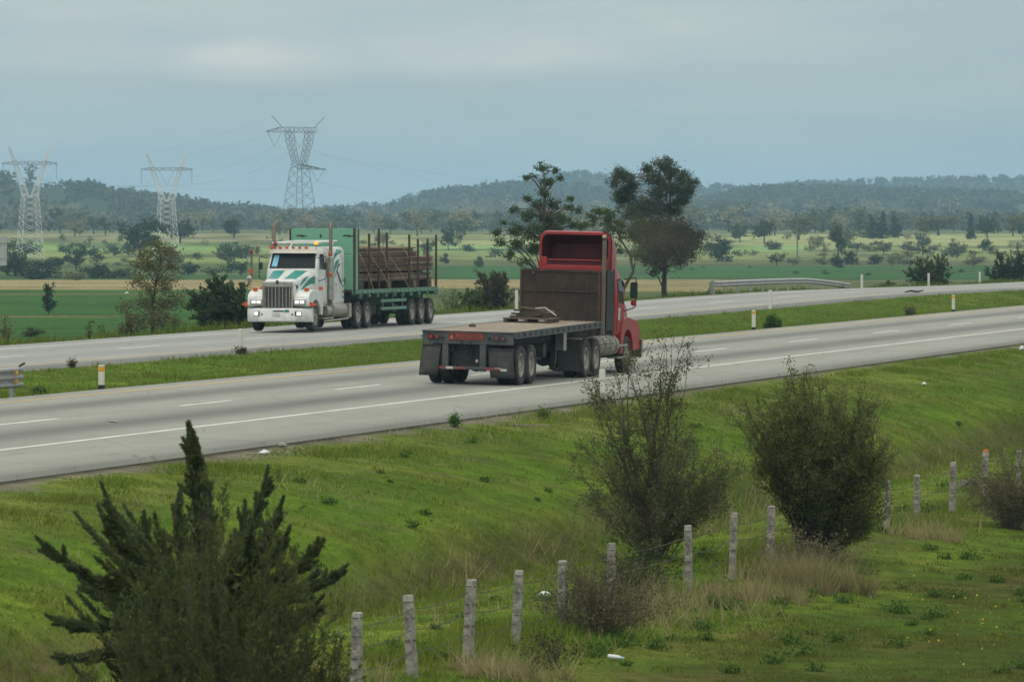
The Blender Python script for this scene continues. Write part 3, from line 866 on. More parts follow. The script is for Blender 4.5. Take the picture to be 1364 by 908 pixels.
    fo = fa.build('roof_deflector', M['red'], root, True, angle=40)
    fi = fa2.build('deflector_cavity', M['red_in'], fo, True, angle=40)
    lip = MB(); lip.bb(-.80, .78, 11.28, 11.345, 3.155, 3.19); lip.bb(-1.0, -.82, 11.30, 11.345, 3.02, 3.25); lip.bb(-1.02, 1.02, 11.31, 11.344, 2.84, 3.017); lip.bb(.82, 1.02, 11.30, 11.345, 3.02, 3.212)
    lip.build('deflector_sill', M['red'], fo, bevel=.018)
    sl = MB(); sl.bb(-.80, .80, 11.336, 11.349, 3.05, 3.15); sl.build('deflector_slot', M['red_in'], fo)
    ed = MB(); q = sect(11.38, 2.15, 2.9, 3.975, .25); ed.tube([(1.075, 11.38, 2.9)] + q[:7], .026, 6); ed.build('edge_trim', M['black'], fo, True)
    # exhaust stack in the gap
    es = MB(); es.tube([(.98, 10.95, 1.0), (.98, 10.95, 3.74)], .062, 14); es.tube([(.98, 10.95, 3.74), (.98, 10.98, 3.80), (.98, 10.90, 3.86)], .062, 14)
    es.build('exhaust_stack', M['wood'] if False else M['stack'], root, True, angle=50)
    # bonnet, fenders, bumper
    hd = MB()
    def hs(y, w, z0, z1, r):
        return [(a, y, (z0 + z1) / 2 + b) for a, b in rrect(w, z1 - z0, r, 5)]
    hd.loft([hs(13.0, 2.0, 1.0, 2.28, .22), hs(13.6, 1.9, 1.0, 2.18, .24), hs(14.5, 1.62, 1.0, 1.98, .24), hs(15.05, 1.40, 1.0, 1.78, .22), hs(15.15, 1.3, 1.05, 1.70, .18)])
    hd.build('bonnet', M['red'], root, True, angle=40)
    gr = MB(); gr.bb(-.52, .52, 15.13, 15.18, 1.0, 1.62); [gr.bb(-.5, .5, 15.181, 15.20, 1.06 + k * .09, 1.10 + k * .09) for k in range(6)]; gr.build('grille', M['chrome'], root, bevel=.006)
    for sx in (-1, 1):
        poly = [(12.60, .55), (12.68, 1.0), (12.80, 1.32), (13.0, 1.52), (13.3, 1.58), (13.8, 1.54), (14.6, 1.46), (15.0, 1.22), (15.12, .95), (15.1, .62), (14.17, .60)] + arc(13.50, .56, .66, 5, 175, 12) + [(12.77, .55)]
        poly = [(a - .2, c) for a, c in poly]; fd = MB(); fd.prism(poly, sx * .72, sx * 1.17, 'x'); f_ = fd.build('fender', M['red'], root, True, bevel=.06, angle=30, seg=3)
        hl = MB(); hl.bb(sx * .78, sx * 1.08, 14.8, 14.935, .96, 1.16); hl.build('headlight', M['lens'], f_, bevel=.02)
        tk = MB(); tk.lathe([(-1.12, .001), (-1.12, .20), (-1.09, .27), (-1.06, .29), (1.06, .29), (1.09, .27), (1.12, .20), (1.12, .001)], 26, 'y', c=(sx * .94, 10.98, .80))
        to = tk.build('fuel_tank', M['aludirty'], root, True)
        for y in (10.3, 10.98, 11.65):
            sb = MB(); sb.lathe([(-.035, .296), (.035, .296)], 26, 'y', c=(sx * .94, y, .80)); sb.build('tank_strap', M['chassis'], to, True)
        mo, mh = mirror_set(root, 1.10, 12.92, 1.92, sx)
        mg = MB(); mg.box((sx * 1.40, 12.896, 2.34), (.15, .006, .34)); mg.build('mirror_glass', M['glassgreen'], mh, bevel=.002)
        m2 = MB(); m2.lathe([(0, .001), (.01, .085), (.05, .075), (.08, .02)], 16, 'y', c=(sx * 1.40, 12.90, 1.98)); m2.build('convex_mirror', M['red'], mo, True)
    bu = MB(); bu.loft([[(x, 15.3 - abs(x / 1.2) ** 2.5 * .3 - dy, z) for x in np.linspace(-1.22, 1.22, 15)] + [(x, 15.1 - abs(x / 1.2) ** 2.5 * .3 - dy, z) for x in np.linspace(1.22, -1.22, 15)] for z, dy in ((.40, .03), (.48, 0), (.88, 0), (.92, .03))])
    bu.build('bumper', M['chrome'], root, True, angle=50)
    # cargo lashed-down timber offcuts: separate things
    x0, y0 = -.30, 7.75; zd = dz(y0)
    th = Matrix.Rotation(-TH, 4, 'Z'); rm = Matrix.Translation(loc) @ root.rotation_euler.to_matrix().to_4x4()
    pal = empty('pallet', rm @ Vector((x0, y0, zd + .002)), 0); pal.rotation_euler = root.rotation_euler
    tag(pal, 'low dark timber pallet lying flat on the truck deck under the scrap planks', 'pallet')
    b = MB()
    for x in (-.58, 0, .58): b.bb(x - .05, x + .05, -.62, .62, .0, .09)
    b.build('bearer', M['wooddark'], pal, bevel=.005)
    b = MB()
    for k in range(6): b.bb(-.66, .66, -.6 + k * .225, -.44 + k * .225, .092, .12)
    b.build('boards', M['wood'], pal, bevel=.004)
    pile = [((-.02, -.1, .155), (1.1, .16, .05), .25, 'wooddark'), ((.0, .22, .16), (.95, .2, .06), -.15, 'wood'), ((-.12, .0, .215), (.95, .15, .05), -.3, 'wooddark'),
            ((.1, .1, .27), (.8, .18, .06), .12, 'wood'), ((-.15, .05, .33), (.7, .12, .05), .4, 'wooddark'), ((.20, -.1, .36), (1.0, .09, .04), -.08, 'wood')]
    for i, (c, s_, a, m_) in enumerate(pile):
        o = MB().box((0, 0, 0), s_).build('plank', M[m_], None, bevel=.006)
        o.matrix_world = rm @ Matrix.Translation((x0 + c[0], y0 + c[1], zd + c[2])) @ Matrix.Rotation(a, 4, 'Z') @ Matrix.Rotation([0, 0, .02, .0, -.03, .10][i], 4, 'Y')
        lab = ['wide dark scrap plank, lowest of the heap on the flatbed', 'weathered brown scrap plank at the back of the flatbed heap', 'dark narrow scrap plank crossing the middle of the flatbed heap',
               'pale brown scrap plank in the upper middle of the flatbed heap', 'short dark scrap plank near the top of the flatbed heap', 'thin pale batten sticking out on top of the flatbed heap'][i]
        tag(o, lab, 'plank', 'scrap planks heaped on the flatbed')
    o = MB().tube([(0, 0, 0), (.25, .1, .02), (.62, -.12, -.18)], .022, 6).build('bent_pipe', M['alu'], None, True)
    o.matrix_world = rm @ Matrix.Translation((x0 + .2, y0 - .35, zd + .39))
    tag(o, 'thin pale bent pipe sloping down from the plank heap to the deck', 'pipe')
    o = MB().loft([[(r * math.cos(a), r * .8 * math.sin(a), z) for a in np.linspace(0, 2 * PI, 9)[:-1]] for r, z in ((.09, 0), (.11, .03), (.07, .07), (.02, .09))]).build('wood_scrap', M['wooddark'], None, True)
    o.matrix_world = rm @ Matrix.Translation((-.75, 3.2, dz(3.2) + .002))
    tag(o, 'small dark scrap lump lying alone on the open flatbed planks', 'scrap')
    return root
red_truck()

# ---------------------------------------------------------------- white tractor with a loaded green trailer, coming towards us
def white_truck():
    pc = 58.75
    tt = t_of(368.5, pc)
    loc = W(tt, pc, float(z_far_road(tt + 8)) + .03)
    root = empty('semi_truck', loc, PI - TH)
    tag(root, 'white truck with teal stripes and green trailer, headlights on, loaded with rusty pipes', 'truck')
    # +y forward, front face at y = 0; the side we see is -x
    bu = MB()
    def bum(z, dy, w=1.27): return [(x, -.02 - abs(x / w) ** 3 * .34 - dy, z) for x in np.linspace(-w, w, 17)] + [(x, -.3 - abs(x / w) ** 3 * .30 - dy, z) for x in np.linspace(w, -w, 17)]
    bu.loft([bum(.36, .05), bum(.40, 0), bum(.84, 0), bum(.885, .05)])
    bo = bu.build('bumper', M['white'], root, True, angle=50)
    bb_ = bvh_of(bo)
    def onb(name, x0, x1, z0, z1, m_, par=bo, lift=.008):
        return decal(name, None, bil((x0, 1, z0), (x1, 1, z0), (x1, 1, z1), (x0, 1, z1)), bb_, (0, -1, 0), M[m_], par, lift)
    for sx in (-1, 1):
        f_ = onb('fog_lamp', sx * .82 - .12, sx * .82 + .12, .58, .77, 'chassis')
        onb('lens', sx * .84 - .075, sx * .84 + .075, .61, .74, 'headlamp', f_, .016)
        onb('tow_hole', sx * .60 - .03, sx * .60 + .03, .62, .68, 'black')
    onb('licence_plate', -.13, .17, .56, .71, 'tapewhite'); onb('air_slot', -.28, .16, .755, .80, 'black', lift=.010)
    onb('bumper_lettering', -.48, -.30, .73, .83, 'teal')
    ln = MB(); ln.loft([bum(.888, .06, 1.25), bum(.915, .07, 1.25)]); ln.build('bumper_trim', M['black'], bo, True, angle=50)
    # bonnet
    def hs(y, w, z0, z1, r):
        return [(a, y, (z0 + z1) / 2 + b) for a, b in rrect(w, z1 - z0, r, 6)]
    bn = MB(); bn.loft([hs(-.20, 1.22, .92, 1.90, .12), hs(-.5, 1.30, .92, 1.98, .18), hs(-1.0, 1.44, .92, 2.10, .22), hs(-1.6, 1.66, .92, 2.26, .26), hs(-2.1, 1.90, .95, 2.36, .30)])
    no = bn.build('bonnet', M['white'], root, True, angle=40)
    nb = bvh_of(no)
    for sx in (-1, 1):
        decal('teal_patch', None, bil((sx * .34 - .22, -.55, 3), (sx * .34 + .22, -.55, 3), (sx * .44 + .24, -1.75, 3), (sx * .44 - .24, -1.75, 3)), nb, (0, 0, -1), M['teal'], no, .006, 8, 14)
        def sw(u, v, sx=sx):           # swoosh along the bonnet side
            y = -.65 - u * 1.35; zc = 1.42 + .52 * math.sin(u * 1.55) ; wd = .04 + .27 * u ** 1.1
            return (sx * 2, y, zc + (v - .5) * wd)
        decal('swoosh', None, sw, nb, (-sx, 0, 0), M['teal'], no, .006, 20, 5)
        def sw2(u, v, sx=sx):
            y = -.75 - u * .75; zc = 1.68 + .40 * u ** .7; wd = .03 + .11 * math.sin(PI * min(1, u * 1.1))
            return (sx * 2, y, zc + (v - .5) * wd)
        decal('swoosh', None, sw2, nb, (-sx, 0, 0), M['teal'], no, .007, 16, 4)
        def sw3(u, v, sx=sx):
            y = -.34 - .16 * math.sin(u * PI); zc = 1.80 - .5 * u; wd = .05
            return (sx * 2, y + (v - .5) * wd, zc)
        decal('swoosh', None, sw3, nb, (-sx, 0, 0), M['teal'], no, .007, 12, 3)
        decal('side_badge', None, bil((sx * 2, -.42, 1.62), (sx * 2, -.60, 1.62), (sx * 2, -.60, 1.76), (sx * 2, -.42, 1.76)), nb, (-sx, 0, 0), M['slate'], no, .009, 3, 3)
    # grille
    g = MB(); g.loft([[(a, -.185 + q, 1.39 + b) for a, b in rrect(w, h, .06, 4)] for w, h, q in ((1.22, 1.02, -.02), (1.22, 1.02, .06), (1.16, .96, .075))])
    g.bb(-.57, .57, -.108, -.06, 1.70, 1.86)
    go = g.build('grille', M['chrome'], root, True, angle=40)
    gd = MB(); gd.bb(-.545, .545, -.109, -.095, .93, 1.685); gd.build('grille_mesh', M['grille'], go)
    for k in range(8):
        x = -.49 + k * .14
        gb = MB(); gb.bb(x - .016, x + .016, -.094, -.072, .93, 1.685); gb.build('grille_bar', M['chrome'], go, bevel=.004)
    bg = MB(); bg.loft([[(.055 * k * math.cos(a), -.10 + q, 1.87 + .085 * k * math.sin(a)) for a in np.linspace(0, 2 * PI, 13)[:-1]] for k, q in ((1, 0), (1, .06), (.7, .09))]); bg.build('badge', M['grille'], go, True)
    # fenders with headlamps
    for sx in (-1, 1):
        poly = [(-.28, .93), (-.20, 1.0), (-.20, 1.26), (-.28, 1.40), (-.45, 1.50), (-.75, 1.57), (-1.35, 1.58), (-1.75, 1.50), (-2.0, 1.30), (-2.08, 1.0), (-2.05, .62), (-1.78, .62)] + arc(-1.12, .54, .66, 172, 36, 12)
        fd = MB(); fd.prism(poly, sx * .58, sx * 1.22, 'x')
        fo = fd.build('fender', M['white'], root, True, bevel=.07, angle=30, seg=3)
        pod = MB(); pod.loft([[(sx * .86 + a, q, 1.115 + b) for a, b in rrect(w, h, .03, 3)] for w, h, q in ((.48, .24, -.24), (.48, .24, -.16), (.44, .20, -.145))])
        po = pod.build('headlight', M['chrome'], fo, True, angle=40)
        dk_ = MB(); dk_.bb(sx * .86 - .20, sx * .86 + .20, -.1449, -.139, 1.03, 1.20); dk_.build('reflector', M['lens'], po)
        for xx in (.76, .96):
            lm = MB(); lm.loft([[(sx * xx + a, q, 1.115 + b) for a, b in rrect(w, .085, .02, 3)] for w, q in ((.15, -.139), (.13, -.128))]); lm.build('lamp', M['headlamp'], po)
        ind = MB(); ind.loft([[(sx * (1.02) + a, y, 1.58 + b) for a, b in rrect(.16, .13, .03)] for y in (-.62, -.50)]); ind.build('turn_signal', M['orange'], fo, bevel=.01)
        fl = MB(); fl.prism([(sx * 1.12, 1.09), (sx * 1.14, .93), (sx * 1.30, .93), (sx * 1.50, 1.02), (sx * 1.30, 1.12)], -.36, -.30, 'y'); fl.build('width_flag', M['orange'], fo, bevel=.006)
        sr = MB(); sr.bb(sx * 1.2, sx * 1.235, -.5, -.36, .76, .84); sr.build('side_reflector', M['redlamp'], bo)
        br = MB(); br.lathe([(-.04, .62), (.02, .62)], 20, 'x', c=(sx * 1.18, -1.12, .54)) if False else br.bb(sx * .6, sx * .62, -1.7, -.5, .6, 1.3); br.build('wheel_well', M['black'], fo)
        wheel(root, sx * 1.07, -1.12, .53, False, True)
    # cab
    cb = MB(); secs = []
    for z, hw, y0, y1, r in ((.95, .98, -3.35, -2.0, .05), (1.1, 1.03, -3.38, -1.98, .08), (1.9, 1.04, -3.38, -1.98, .08), (2.36, 1.02, -3.38, -2.02, .10), (2.97, .93, -3.36, -2.32, .10), (3.06, .90, -3.34, -2.38, .12), (3.10, .82, -3.2, -2.5, .12)):
        secs.append([(a, (y0 + y1) / 2 + b, z) for a, b in rrect(2 * hw, y1 - y0, r, 4)])
    cb.loft(secs); co = cb.build('cab', M['white'], root, True, angle=30); cbv = bvh_of(co)
    wf = decal('windscreen_frame', None, bil((-.92, 1, 2.37), (.92, 1, 2.37), (.86, 1, 2.97), (-.86, 1, 2.97)), cbv, (0, -1, 0), M['black'], co, .006)
    wo = decal('windscreen', None, bil((-.86, 1, 2.42), (.86, 1, 2.42), (.81, 1, 2.93), (-.81, 1, 2.93)), cbv, (0, -1, 0), M['glass'], co, .012)
    decal('windscreen_sticker', None, bil((.83, 1, 2.44), (.62, 1, 2.44), (.58, 1, 2.88), (.78, 1, 2.88)), cbv, (0, -1, 0), M['sticker'], wo, .016)
    vis = MB(); vis.loft([[(x, y0 - abs(x) ** 2 * .08, z) for x in np.linspace(-.96, .96, 13)] + [(x, y0 - .04 - abs(x) ** 2 * .08, z + .02) for x in np.linspace(.96, -.96, 13)] for y0, z in ((-2.08, 2.96), (-2.20, 3.10))])
    vis.build('sun_visor', M['alu'], co, True, angle=50)
    for k in range(5):
        cl = MB(); cl.lathe([(0, .001), (0, .05), (-.12, .06), (-.16, .02)], 12, 'y', c=((-2 + k) * .26 + .05, -2.26, 3.16)); cl.build('clearance_light', M['orange'], co, True)
    for sx in (-1, 1):
        d = decal('door', None, bil((sx * 1.3, -3.15, 1.05), (sx * 1.3, -2.12, 1.05), (sx * 1.3, -2.12, 2.34), (sx * 1.3, -3.15, 2.34)), cbv, (-sx, 0, 0), M['white'], co, .012)
        s_ = d.modifiers.new('t', 'SOLIDIFY'); s_.thickness = .012; s_.offset = 0
        decal('side_window', None, bil((sx * 1.3, -3.05, 2.30), (sx * 1.3, -2.22, 2.26), (sx * 1.3, -2.50, 2.92), (sx * 1.3, -3.03, 2.92)), cbv, (-sx, 0, 0), M['glass'], co, .016)
        hd = MB(); hd.bb(sx * 1.05, sx * 1.085, -3.05, -2.9, 1.85, 1.89); hd.build('door_handle', M['chrome'], d, bevel=.006)
        mo, mh = mirror_set(root, .98, -2.1, 2.05, sx, 'black', .62)
        lo = MB(); lo.bb(sx * 1.1, sx * 1.24, -1.99, -1.86, 1.55, 1.69); lo.build('door_marker', M['orange'], co, bevel=.02)
    # sleeper
    sl = MB(); secs = []
    for z, hw, r in ((1.0, 1.08, .05), (1.1, 1.13, .07), (3.0, 1.13, .07), (3.15, 1.06, .09), (3.2, .95, .09)):
        secs.append([(a, -4.33 + b, z) for a, b in rrect(2 * hw, 1.86, r, 3)])
    sl.loft(secs); so = sl.build('sleeper', M['white'], root, True, angle=30); sbv = bvh_of(so)
    for sx in (-1, 1):
        def curve(pts, wd):
            pts = [Vector((p[0], p[1])) for p in pts]
            def fn(u, v):
                k = u * (len(pts) - 1); i = min(int(k), len(pts) - 2); q = pts[i].lerp(pts[i + 1], k - i)
                w_ = wd * math.sin(PI * (.08 + .84 * u))
                return (sx * 3, q.x, q.y + (v - .5) * w_)
            return fn
        for pts, wd, mm in (([(-3.6, 2.55), (-3.9, 2.85), (-4.3, 3.0), (-4.9, 3.02)], .22, 'teal'), ([(-3.6, 2.05), (-4.0, 2.45), (-4.5, 2.68)], .30, 'teal'), ([(-3.9, 2.0), (-4.4, 2.45), (-4.7, 2.55)], .12, 'slate'),
                             ([(-4.2, 2.3), (-4.6, 1.95), (-4.9, 1.75)], .22, 'slate'), ([(-4.0, 1.8), (-4.35, 1.62), (-4.6, 1.58)], .08, 'slate'), ([(-4.95, 2.9), (-5.0, 2.3), (-4.95, 1.9)], .5, 'slate')):
            decal('side_graphic', None, curve(pts, wd), sbv, (-sx, 0, 0), M[mm], so, .006, 14, 3)
        vn = MB(); vn.bb(sx * 1.132, sx * 1.14, -4.6, -4.2, 1.25, 1.7); vo = vn.build('locker_door', M['white'], so, bevel=.006)
        for k in range(4):
            v2 = MB(); v2.bb(sx * 1.141, sx * 1.146, -5.1, -4.98, 1.2 + k * .22, 1.28 + k * .22); v2.build('vent', M['slate'], so)
    # roof rack bar, beacons
    rb = MB()
    rb.tube([(-.80, -2.45, 3.36), (-.80, -5.1, 3.42)], .035, 8); rb.tube([(.80, -2.45, 3.36), (.80, -5.1, 3.42)], .035, 8); rb.tube([(-.95, -2.5, 3.35), (.95, -2.5, 3.35)], .035, 8); rb.tube([(-.9, -5.05, 3.42), (.9, -5.05, 3.42)], .03, 8)
    for sx in (-1, 1):
        rb.tube([(sx * .8, -2.55, 3.36), (sx * .8, -2.6, 3.05)], .025, 6); rb.tube([(sx * .8, -4.9, 3.41), (sx * .85, -4.4, 3.15)], .03, 6)
    rb.build('roof_rack', M['white'], root, True)
    for sx, mm in ((-1, 'beacon'), (1, 'redlamp')):
        bc = MB(); bc.lathe([(0, .09), (.03, .09), (.04, .075)], 16, 'z', c=(sx * .82, -2.48, 3.24)); b_ = bc.build('beacon', M['black'], root, True)
        dm = MB(); dm.lathe([(.04, .075), (.13, .072), (.165, .05), (.175, .001)], 16, 'z', c=(sx * .82, -2.48, 3.24)); dm.build('beacon_dome', M[mm], b_, True)
        if sx > 0:
            bc = MB(); bc.lathe([(0, .001), (0, .085), (.10, .08), (.13, .001)], 14, 'z', c=(sx * .9, -2.35, 3.12)); bc.build('marker_lamp', M['orange'], root, True)
    # stacks with heat shields
    for sx in (-1, 1):
        st = MB(); st.tube([(sx * 1.14, -3.36, 1.0), (sx * 1.14, -3.36, 3.96), (sx * 1.14, -3.42, 4.06), (sx * 1.14, -3.52, 4.10)], .068, 14)
        s_ = st.build('exhaust_stack', M['stack'], root, True, angle=60)
        sh = MB(); sh.lathe([(1.15, .10), (1.18, .125), (2.80, .125), (2.83, .10)], 18, 'z', c=(sx * 1.14, -3.36, 0)); sh.build('heat_shield', M['chrome'], s_, True)
        ml = MB(); ml.bb(sx * 1.10, sx * 1.24, -3.24, -3.18, 2.05, 2.2); ml.bb(sx * 1.08, sx * 1.2, -3.24, -3.18, 2.86, 3.0); ml.build('marker_lamp', M['orange'], s_, bevel=.02)
        ac = MB(); ac.lathe([(-.02, .001), (-.02, .24), (.5, .24), (.55, .15), (.62, .001)], 20, 'z', c=(sx * 1.08, -2.3, 1.2)) if False else ac.bb(sx * .9, sx * .98, -2.3, -2.2, 1.2, 1.3); ac.build('bracket', M['chassis'], root)
    # marker pole beyond the far mirror
    mp = MB(); mp.tube([(1.62, -2.0, 1.95), (1.62, -2.0, 2.98)], .04, 8); mp.tube([(1.0, -2.05, 2.9), (1.62, -2.0, 2.9)], .014, 6); mp.tube([(1.0, -2.05, 2.35), (1.62, -2.0, 2.35)], .014, 6); mp.tube([(1.62, -2, 1.95), (1.5, -1.5, 1.72), (1.2, -.9, 1.6)], .014, 6)
    po = mp.build('marker_pole', M['stack'], root, True)
    q = MB(); q.lathe([(0, .06), (.12, .06), (.13, .001)], 10, 'z', c=(1.62, -2.0, 2.95)); q.build('red_cap', M['redlamp'], po, True)
    q = MB(); q.lathe([(0, .07), (.16, .08), (.18, .001)], 10, 'z', c=(1.64, -2.0, 2.18)); q.build('turn_signal', M['orange'], po, True)
    q = MB(); q.lathe([(0, .001), (-.02, .11), (.03, .12), (.08, .03)], 14, 'y', c=(1.70, -1.98, 1.98)); q.build('convex_mirror', M['alu'], po, True)
    # tanks, steps, frame
    for sx in (-1, 1):
        tk = MB(); tk.lathe([(-.82, .001), (-.82, .2), (-.79, .28), (-.76, .30), (.76, .30), (.79, .28), (.82, .2), (.82, .001)], 24, 'y', c=(sx * .93, -4.55, .78)); to = tk.build('fuel_tank', M['alu'], root, True)
        for y in (-5.05, -4.75, -4.4, -4.1): sb = MB(); sb.lathe([(-.03, .306), (.03, .306)], 24, 'y', c=(sx * .93, y, .78)); sb.build('tank_strap', M['chrome'], to, True)
        bt = MB(); bt.lathe([(-.3, .001), (-.3, .22), (.3, .22), (.3, .001)], 18, 'y', c=(sx * .95, -3.2, .75)); bt.bb(sx * .75, sx * 1.2, -3.6, -2.2, .44, .49); bt.bb(sx * .72, sx * 1.12, -3.7, -2.1, .92, .96); bt.build('step_box', M['alu'], root, True)
        rl = MB(); rl.tube([(sx * 1.22, -2.2, .36), (sx * 1.22, -5.5, .42)], .03, 8); rl.build('side_rail', M['alu'], root, True)
        qf = MB(); qf.bb(sx * .78, sx * 1.25, -5.85, -5.55, .45, 1.0); qf.build('tool_box', M['alu'], root, bevel=.02)
    ch = MB()
    for sx in (-1, 1): ch.bb(sx * .43 - .05, sx * .43 + .05, -9.2, -.6, .70, .98)
    for y in (-6.80, -8.12):
        ch.lathe([(-1, .09), (1, .09)], 10, 'x', c=(0, y, .53)); ch.lathe([(-.2, .02), (-.17, .24), (.17, .24), (.2, .02)], 12, 'y', c=(0, y, .53))
    ch.lathe([(-.98, .07), (.98, .07)], 10, 'x', c=(0, -1.12, .5)); ch.bb(-.5, .5, -8.4, -7.3, .98, 1.2); ch.bb(-.36, .36, -3.6, -.4, .40, .698); ch.bb(-.95, .95, -5.2, -2.15, .86, .948); ch.bb(-.6, .6, -6.4, -5.9, .5, .85)  # engine, floor and crossmember boxes added to darken the ground below
    ch.build('chassis', M['chassis'], root, bevel=.006)
    for y in (-6.80, -8.12):
        for sx in (-1, 1): wheel(root, sx * 1.12, y, .53)
    # ---- trailer
    y0, y1 = -6.0, -18.5; zd = 1.50
    dk_ = MB(); dk_.bb(-1.21, 1.21, y1, y0, zd - .07, zd); dk_.build('trailer_deck', M['wooddark'], root)
    for sx in (-1, 1):
        rl = MB(); rl.bb(sx * 1.213, sx * 1.27, y1, y0, zd - .17, zd + .01)
        for k in range(21): y = y0 - .2 - k * .60; rl.bb(sx * 1.272, sx * 1.32, y - .07, y + .07, zd - .16, zd - .02)
        rl.bb(sx * 1.322, sx * 1.334, y1, y0, zd - .12, zd - .06)
        ro = rl.build('trailer_rail', M['greenrail'], root, bevel=.005)
        for k in range(10):
            y = y0 - 1.0 - k * 1.22
            wn = MB(); wn.lathe([(-.09, .05), (.09, .05)], 10, 'y', c=(sx * 1.27, y, zd - .24)); wn.bb(sx * 1.22, sx * 1.32, y - .10, y - .085, zd - .32, zd - .172); wn.bb(sx * 1.22, sx * 1.32, y + .085, y + .10, zd - .32, zd - .172); wn.build('strap_winch', M['greenrail'], ro)
    tb = MB()
    for sx in (-1, 1): tb.prism([(-6.3, 1.18), (-9.4, 1.12), (-10.6, .85), (-18.3, .85), (-18.3, zd - .075), (-6.3, zd - .075)], sx * .47 - .06, sx * .47 + .06, 'x')
    for k in range(25): y = -6.4 - k * .49; tb.bb(-1.2, 1.2, y - .03, y + .03, zd - .17, zd - .073)
    for y in (-14.65, -16.05, -17.45):
        tb.lathe([(-1, .08), (1, .08)], 10, 'x', c=(0, y, .53))
        for sx in (-1, 1): tb.bb(sx * .47 - .04, sx * .47 + .04, y - .5, y + .5, .62, .7)
    for sx in (-1, 1): tb.bb(sx * .8 - .06, sx * .8 + .06, -10.1, -9.98, .4, 1.33)
    tb.bb(-.7, .7, -11.2, -10.6, .5, .848); tb.bb(-.9, .9, -13.6, -12.9, .55, .846); tb.lathe([(-.6, .02), (-.55, .2), (.55, .2), (.6, .02)], 14, 'x', c=(0, -12.2, .63)); tb.build('trailer_frame', M['darkgreen'], root, bevel=.006)  # boxes and air tank added under the frame for a darker ground shadow
    for y in (-14.65, -16.05, -17.45):
        for sx in (-1, 1): wheel(root, sx * 1.12, y, .53)
    for sx in (-1, 1):
        gd = MB()
        for z in (.72, 1.03): gd.bb(sx * 1.17, sx * 1.21, -13.9, -10.2, z - .06, z + .06)
        for y in (-10.6, -12.0, -13.5): gd.bb(sx * 1.14, sx * 1.168, y - .04, y + .04, .68, zd - .17)
        gd.build('side_guard', M['greenrail'], root, bevel=.006)
    rs = MB(); rs.bb(-1.25, 1.25, y1 - .08, y1 - .003, zd - .3, zd + .01); rs.bb(-1.2, 1.2, y1 - .06, y1 - .01, .45, .57); rs.bb(-.6, -.5, y1 - .05, y1 - .01, .57, zd - .3); rs.bb(.5, .6, y1 - .05, y1 - .01, .57, zd - .3); rs.build('rear_sill', M['greenrail'], root, bevel=.008)
    # green front bulkhead
    bh = MB(); bh.bb(-1.26, 1.26, y0 - .72, y0 - .02, zd + .012, 3.90)
    ho = bh.build('bulkhead', M['green'], root, bevel=.012)
    pp = MB()
    for sx in (-1, 1): pp.bb(sx * 1.265, sx * 1.335, y0 - .15, y0 - .02, zd - .2, 3.90)
    pp.build('corner_post', M['rustpost'], ho, bevel=.006)
    sm = MB(); sm.bb(-1.25, 1.25, y0 - .0185, y0 - .012, 2.90, 2.915); sm.build('panel_seam', M['darkgreen'], ho)
    for x in (-.95, .95):
        em = MB()
        for a, b, c_, d_ in ((-.24, .10, 3.60, 3.63), (-.18, .06, 3.635, 3.655), (-.20, -.12, 3.57, 3.598)): em.bb(x + a, x + b, y0 - .0195, y0 - .010, c_, d_)
        em.prism([(x - .24, 3.60), (x - .32, 3.575), (x - .30, 3.63), (x - .25, 3.63)], y0 - .0195, y0 - .009, 'y'); em.build('emblem', M['black'], ho)
    sp = MB(); sp.bb(.02, .09, y0 - .0185, y0 - .011, 3.55, 3.68); sp.build('vent', M['black'], ho)
    text('number', '81', .30, M['darkgreen'], ho, (-.86, y0 - .012, 1.86), (PI / 2, 0, PI), .006)
    # stakes
    for sx, L, ztop in ((-1, 6.80, 3.86), (-1, 8.35, 3.70), (-1, 9.75, 3.90), (-1, 10.9, 3.74), (-1, 14.2, 3.66), (-1, 15.5, 3.48), (-1, 17.0, 3.48), (-1, 18.3, 3.64), (1, 8.6, 3.7), (1, 13.0, 3.6), (1, 18.3, 3.5)):
        sk = MB(); sk.bb(sx * 1.20, sx * 1.275, -L - .05, -L + .05, zd + .013, ztop); sk.build('stake', M['rustpost'], root, bevel=.008)
    # load: bundles of rusty pipes (things of their own)
    rm = Matrix.Translation(loc) @ Matrix.Rotation(PI - TH, 4, 'Z')
    rg = random.Random(5)
    def bundle(x0, x1, z0, z1, ya, yb, mats, label):
        o = MB(); r = .042
        nx = max(1, int((x1 - x0) / (2 * r))); nz = max(1, int((z1 - z0) / (1.8 * r)))
        for i in range(nx):
            for j in range(nz):
                if 0 < i < nx - 1 and 0 < j < nz - 1: continue
                a = ya + rg.uniform(-.25, .12); b = yb - rg.uniform(-.25, .35)
                x = x0 + (i + .5) * (x1 - x0) / nx + rg.uniform(-.008, .008); z = z0 + (j + .5) * (z1 - z0) / nz + rg.uniform(-.008, .008)
                o.tube([(x, a, z), (x, b, z)], r * rg.uniform(.85, 1.0), 7, True, rg.choice((0, 0, 1, 2)))
        q = o.build('pipe_bundle', mats, None, True, angle=50); q.matrix_world = rm
        tag(q, label, 'pipes', 'bundles of pipes on the green trailer')
    pm = [M['rebar'], M['rebar2'], M['rebar3']]
    for i, (y, lab) in enumerate(((-7.6, 'dark timber bearer under the front of the pipe load'), (-11.6, 'dark timber bearer under the middle of the pipe load'), (-15.4, 'pale timber block bearing the pipes, second from the tail'), (-17.6, 'dark timber bearer under the tail end of the pipe load'))):
        o = MB().bb(-1.15, 1.15, y - .3, y + .3, zd + .003, zd + .30).build('timber_bearer', M['wood' if i == 2 else 'wooddark'], None, bevel=.01); o.matrix_world = rm
        tag(o, lab, 'timber', 'bearers under the pipe load')
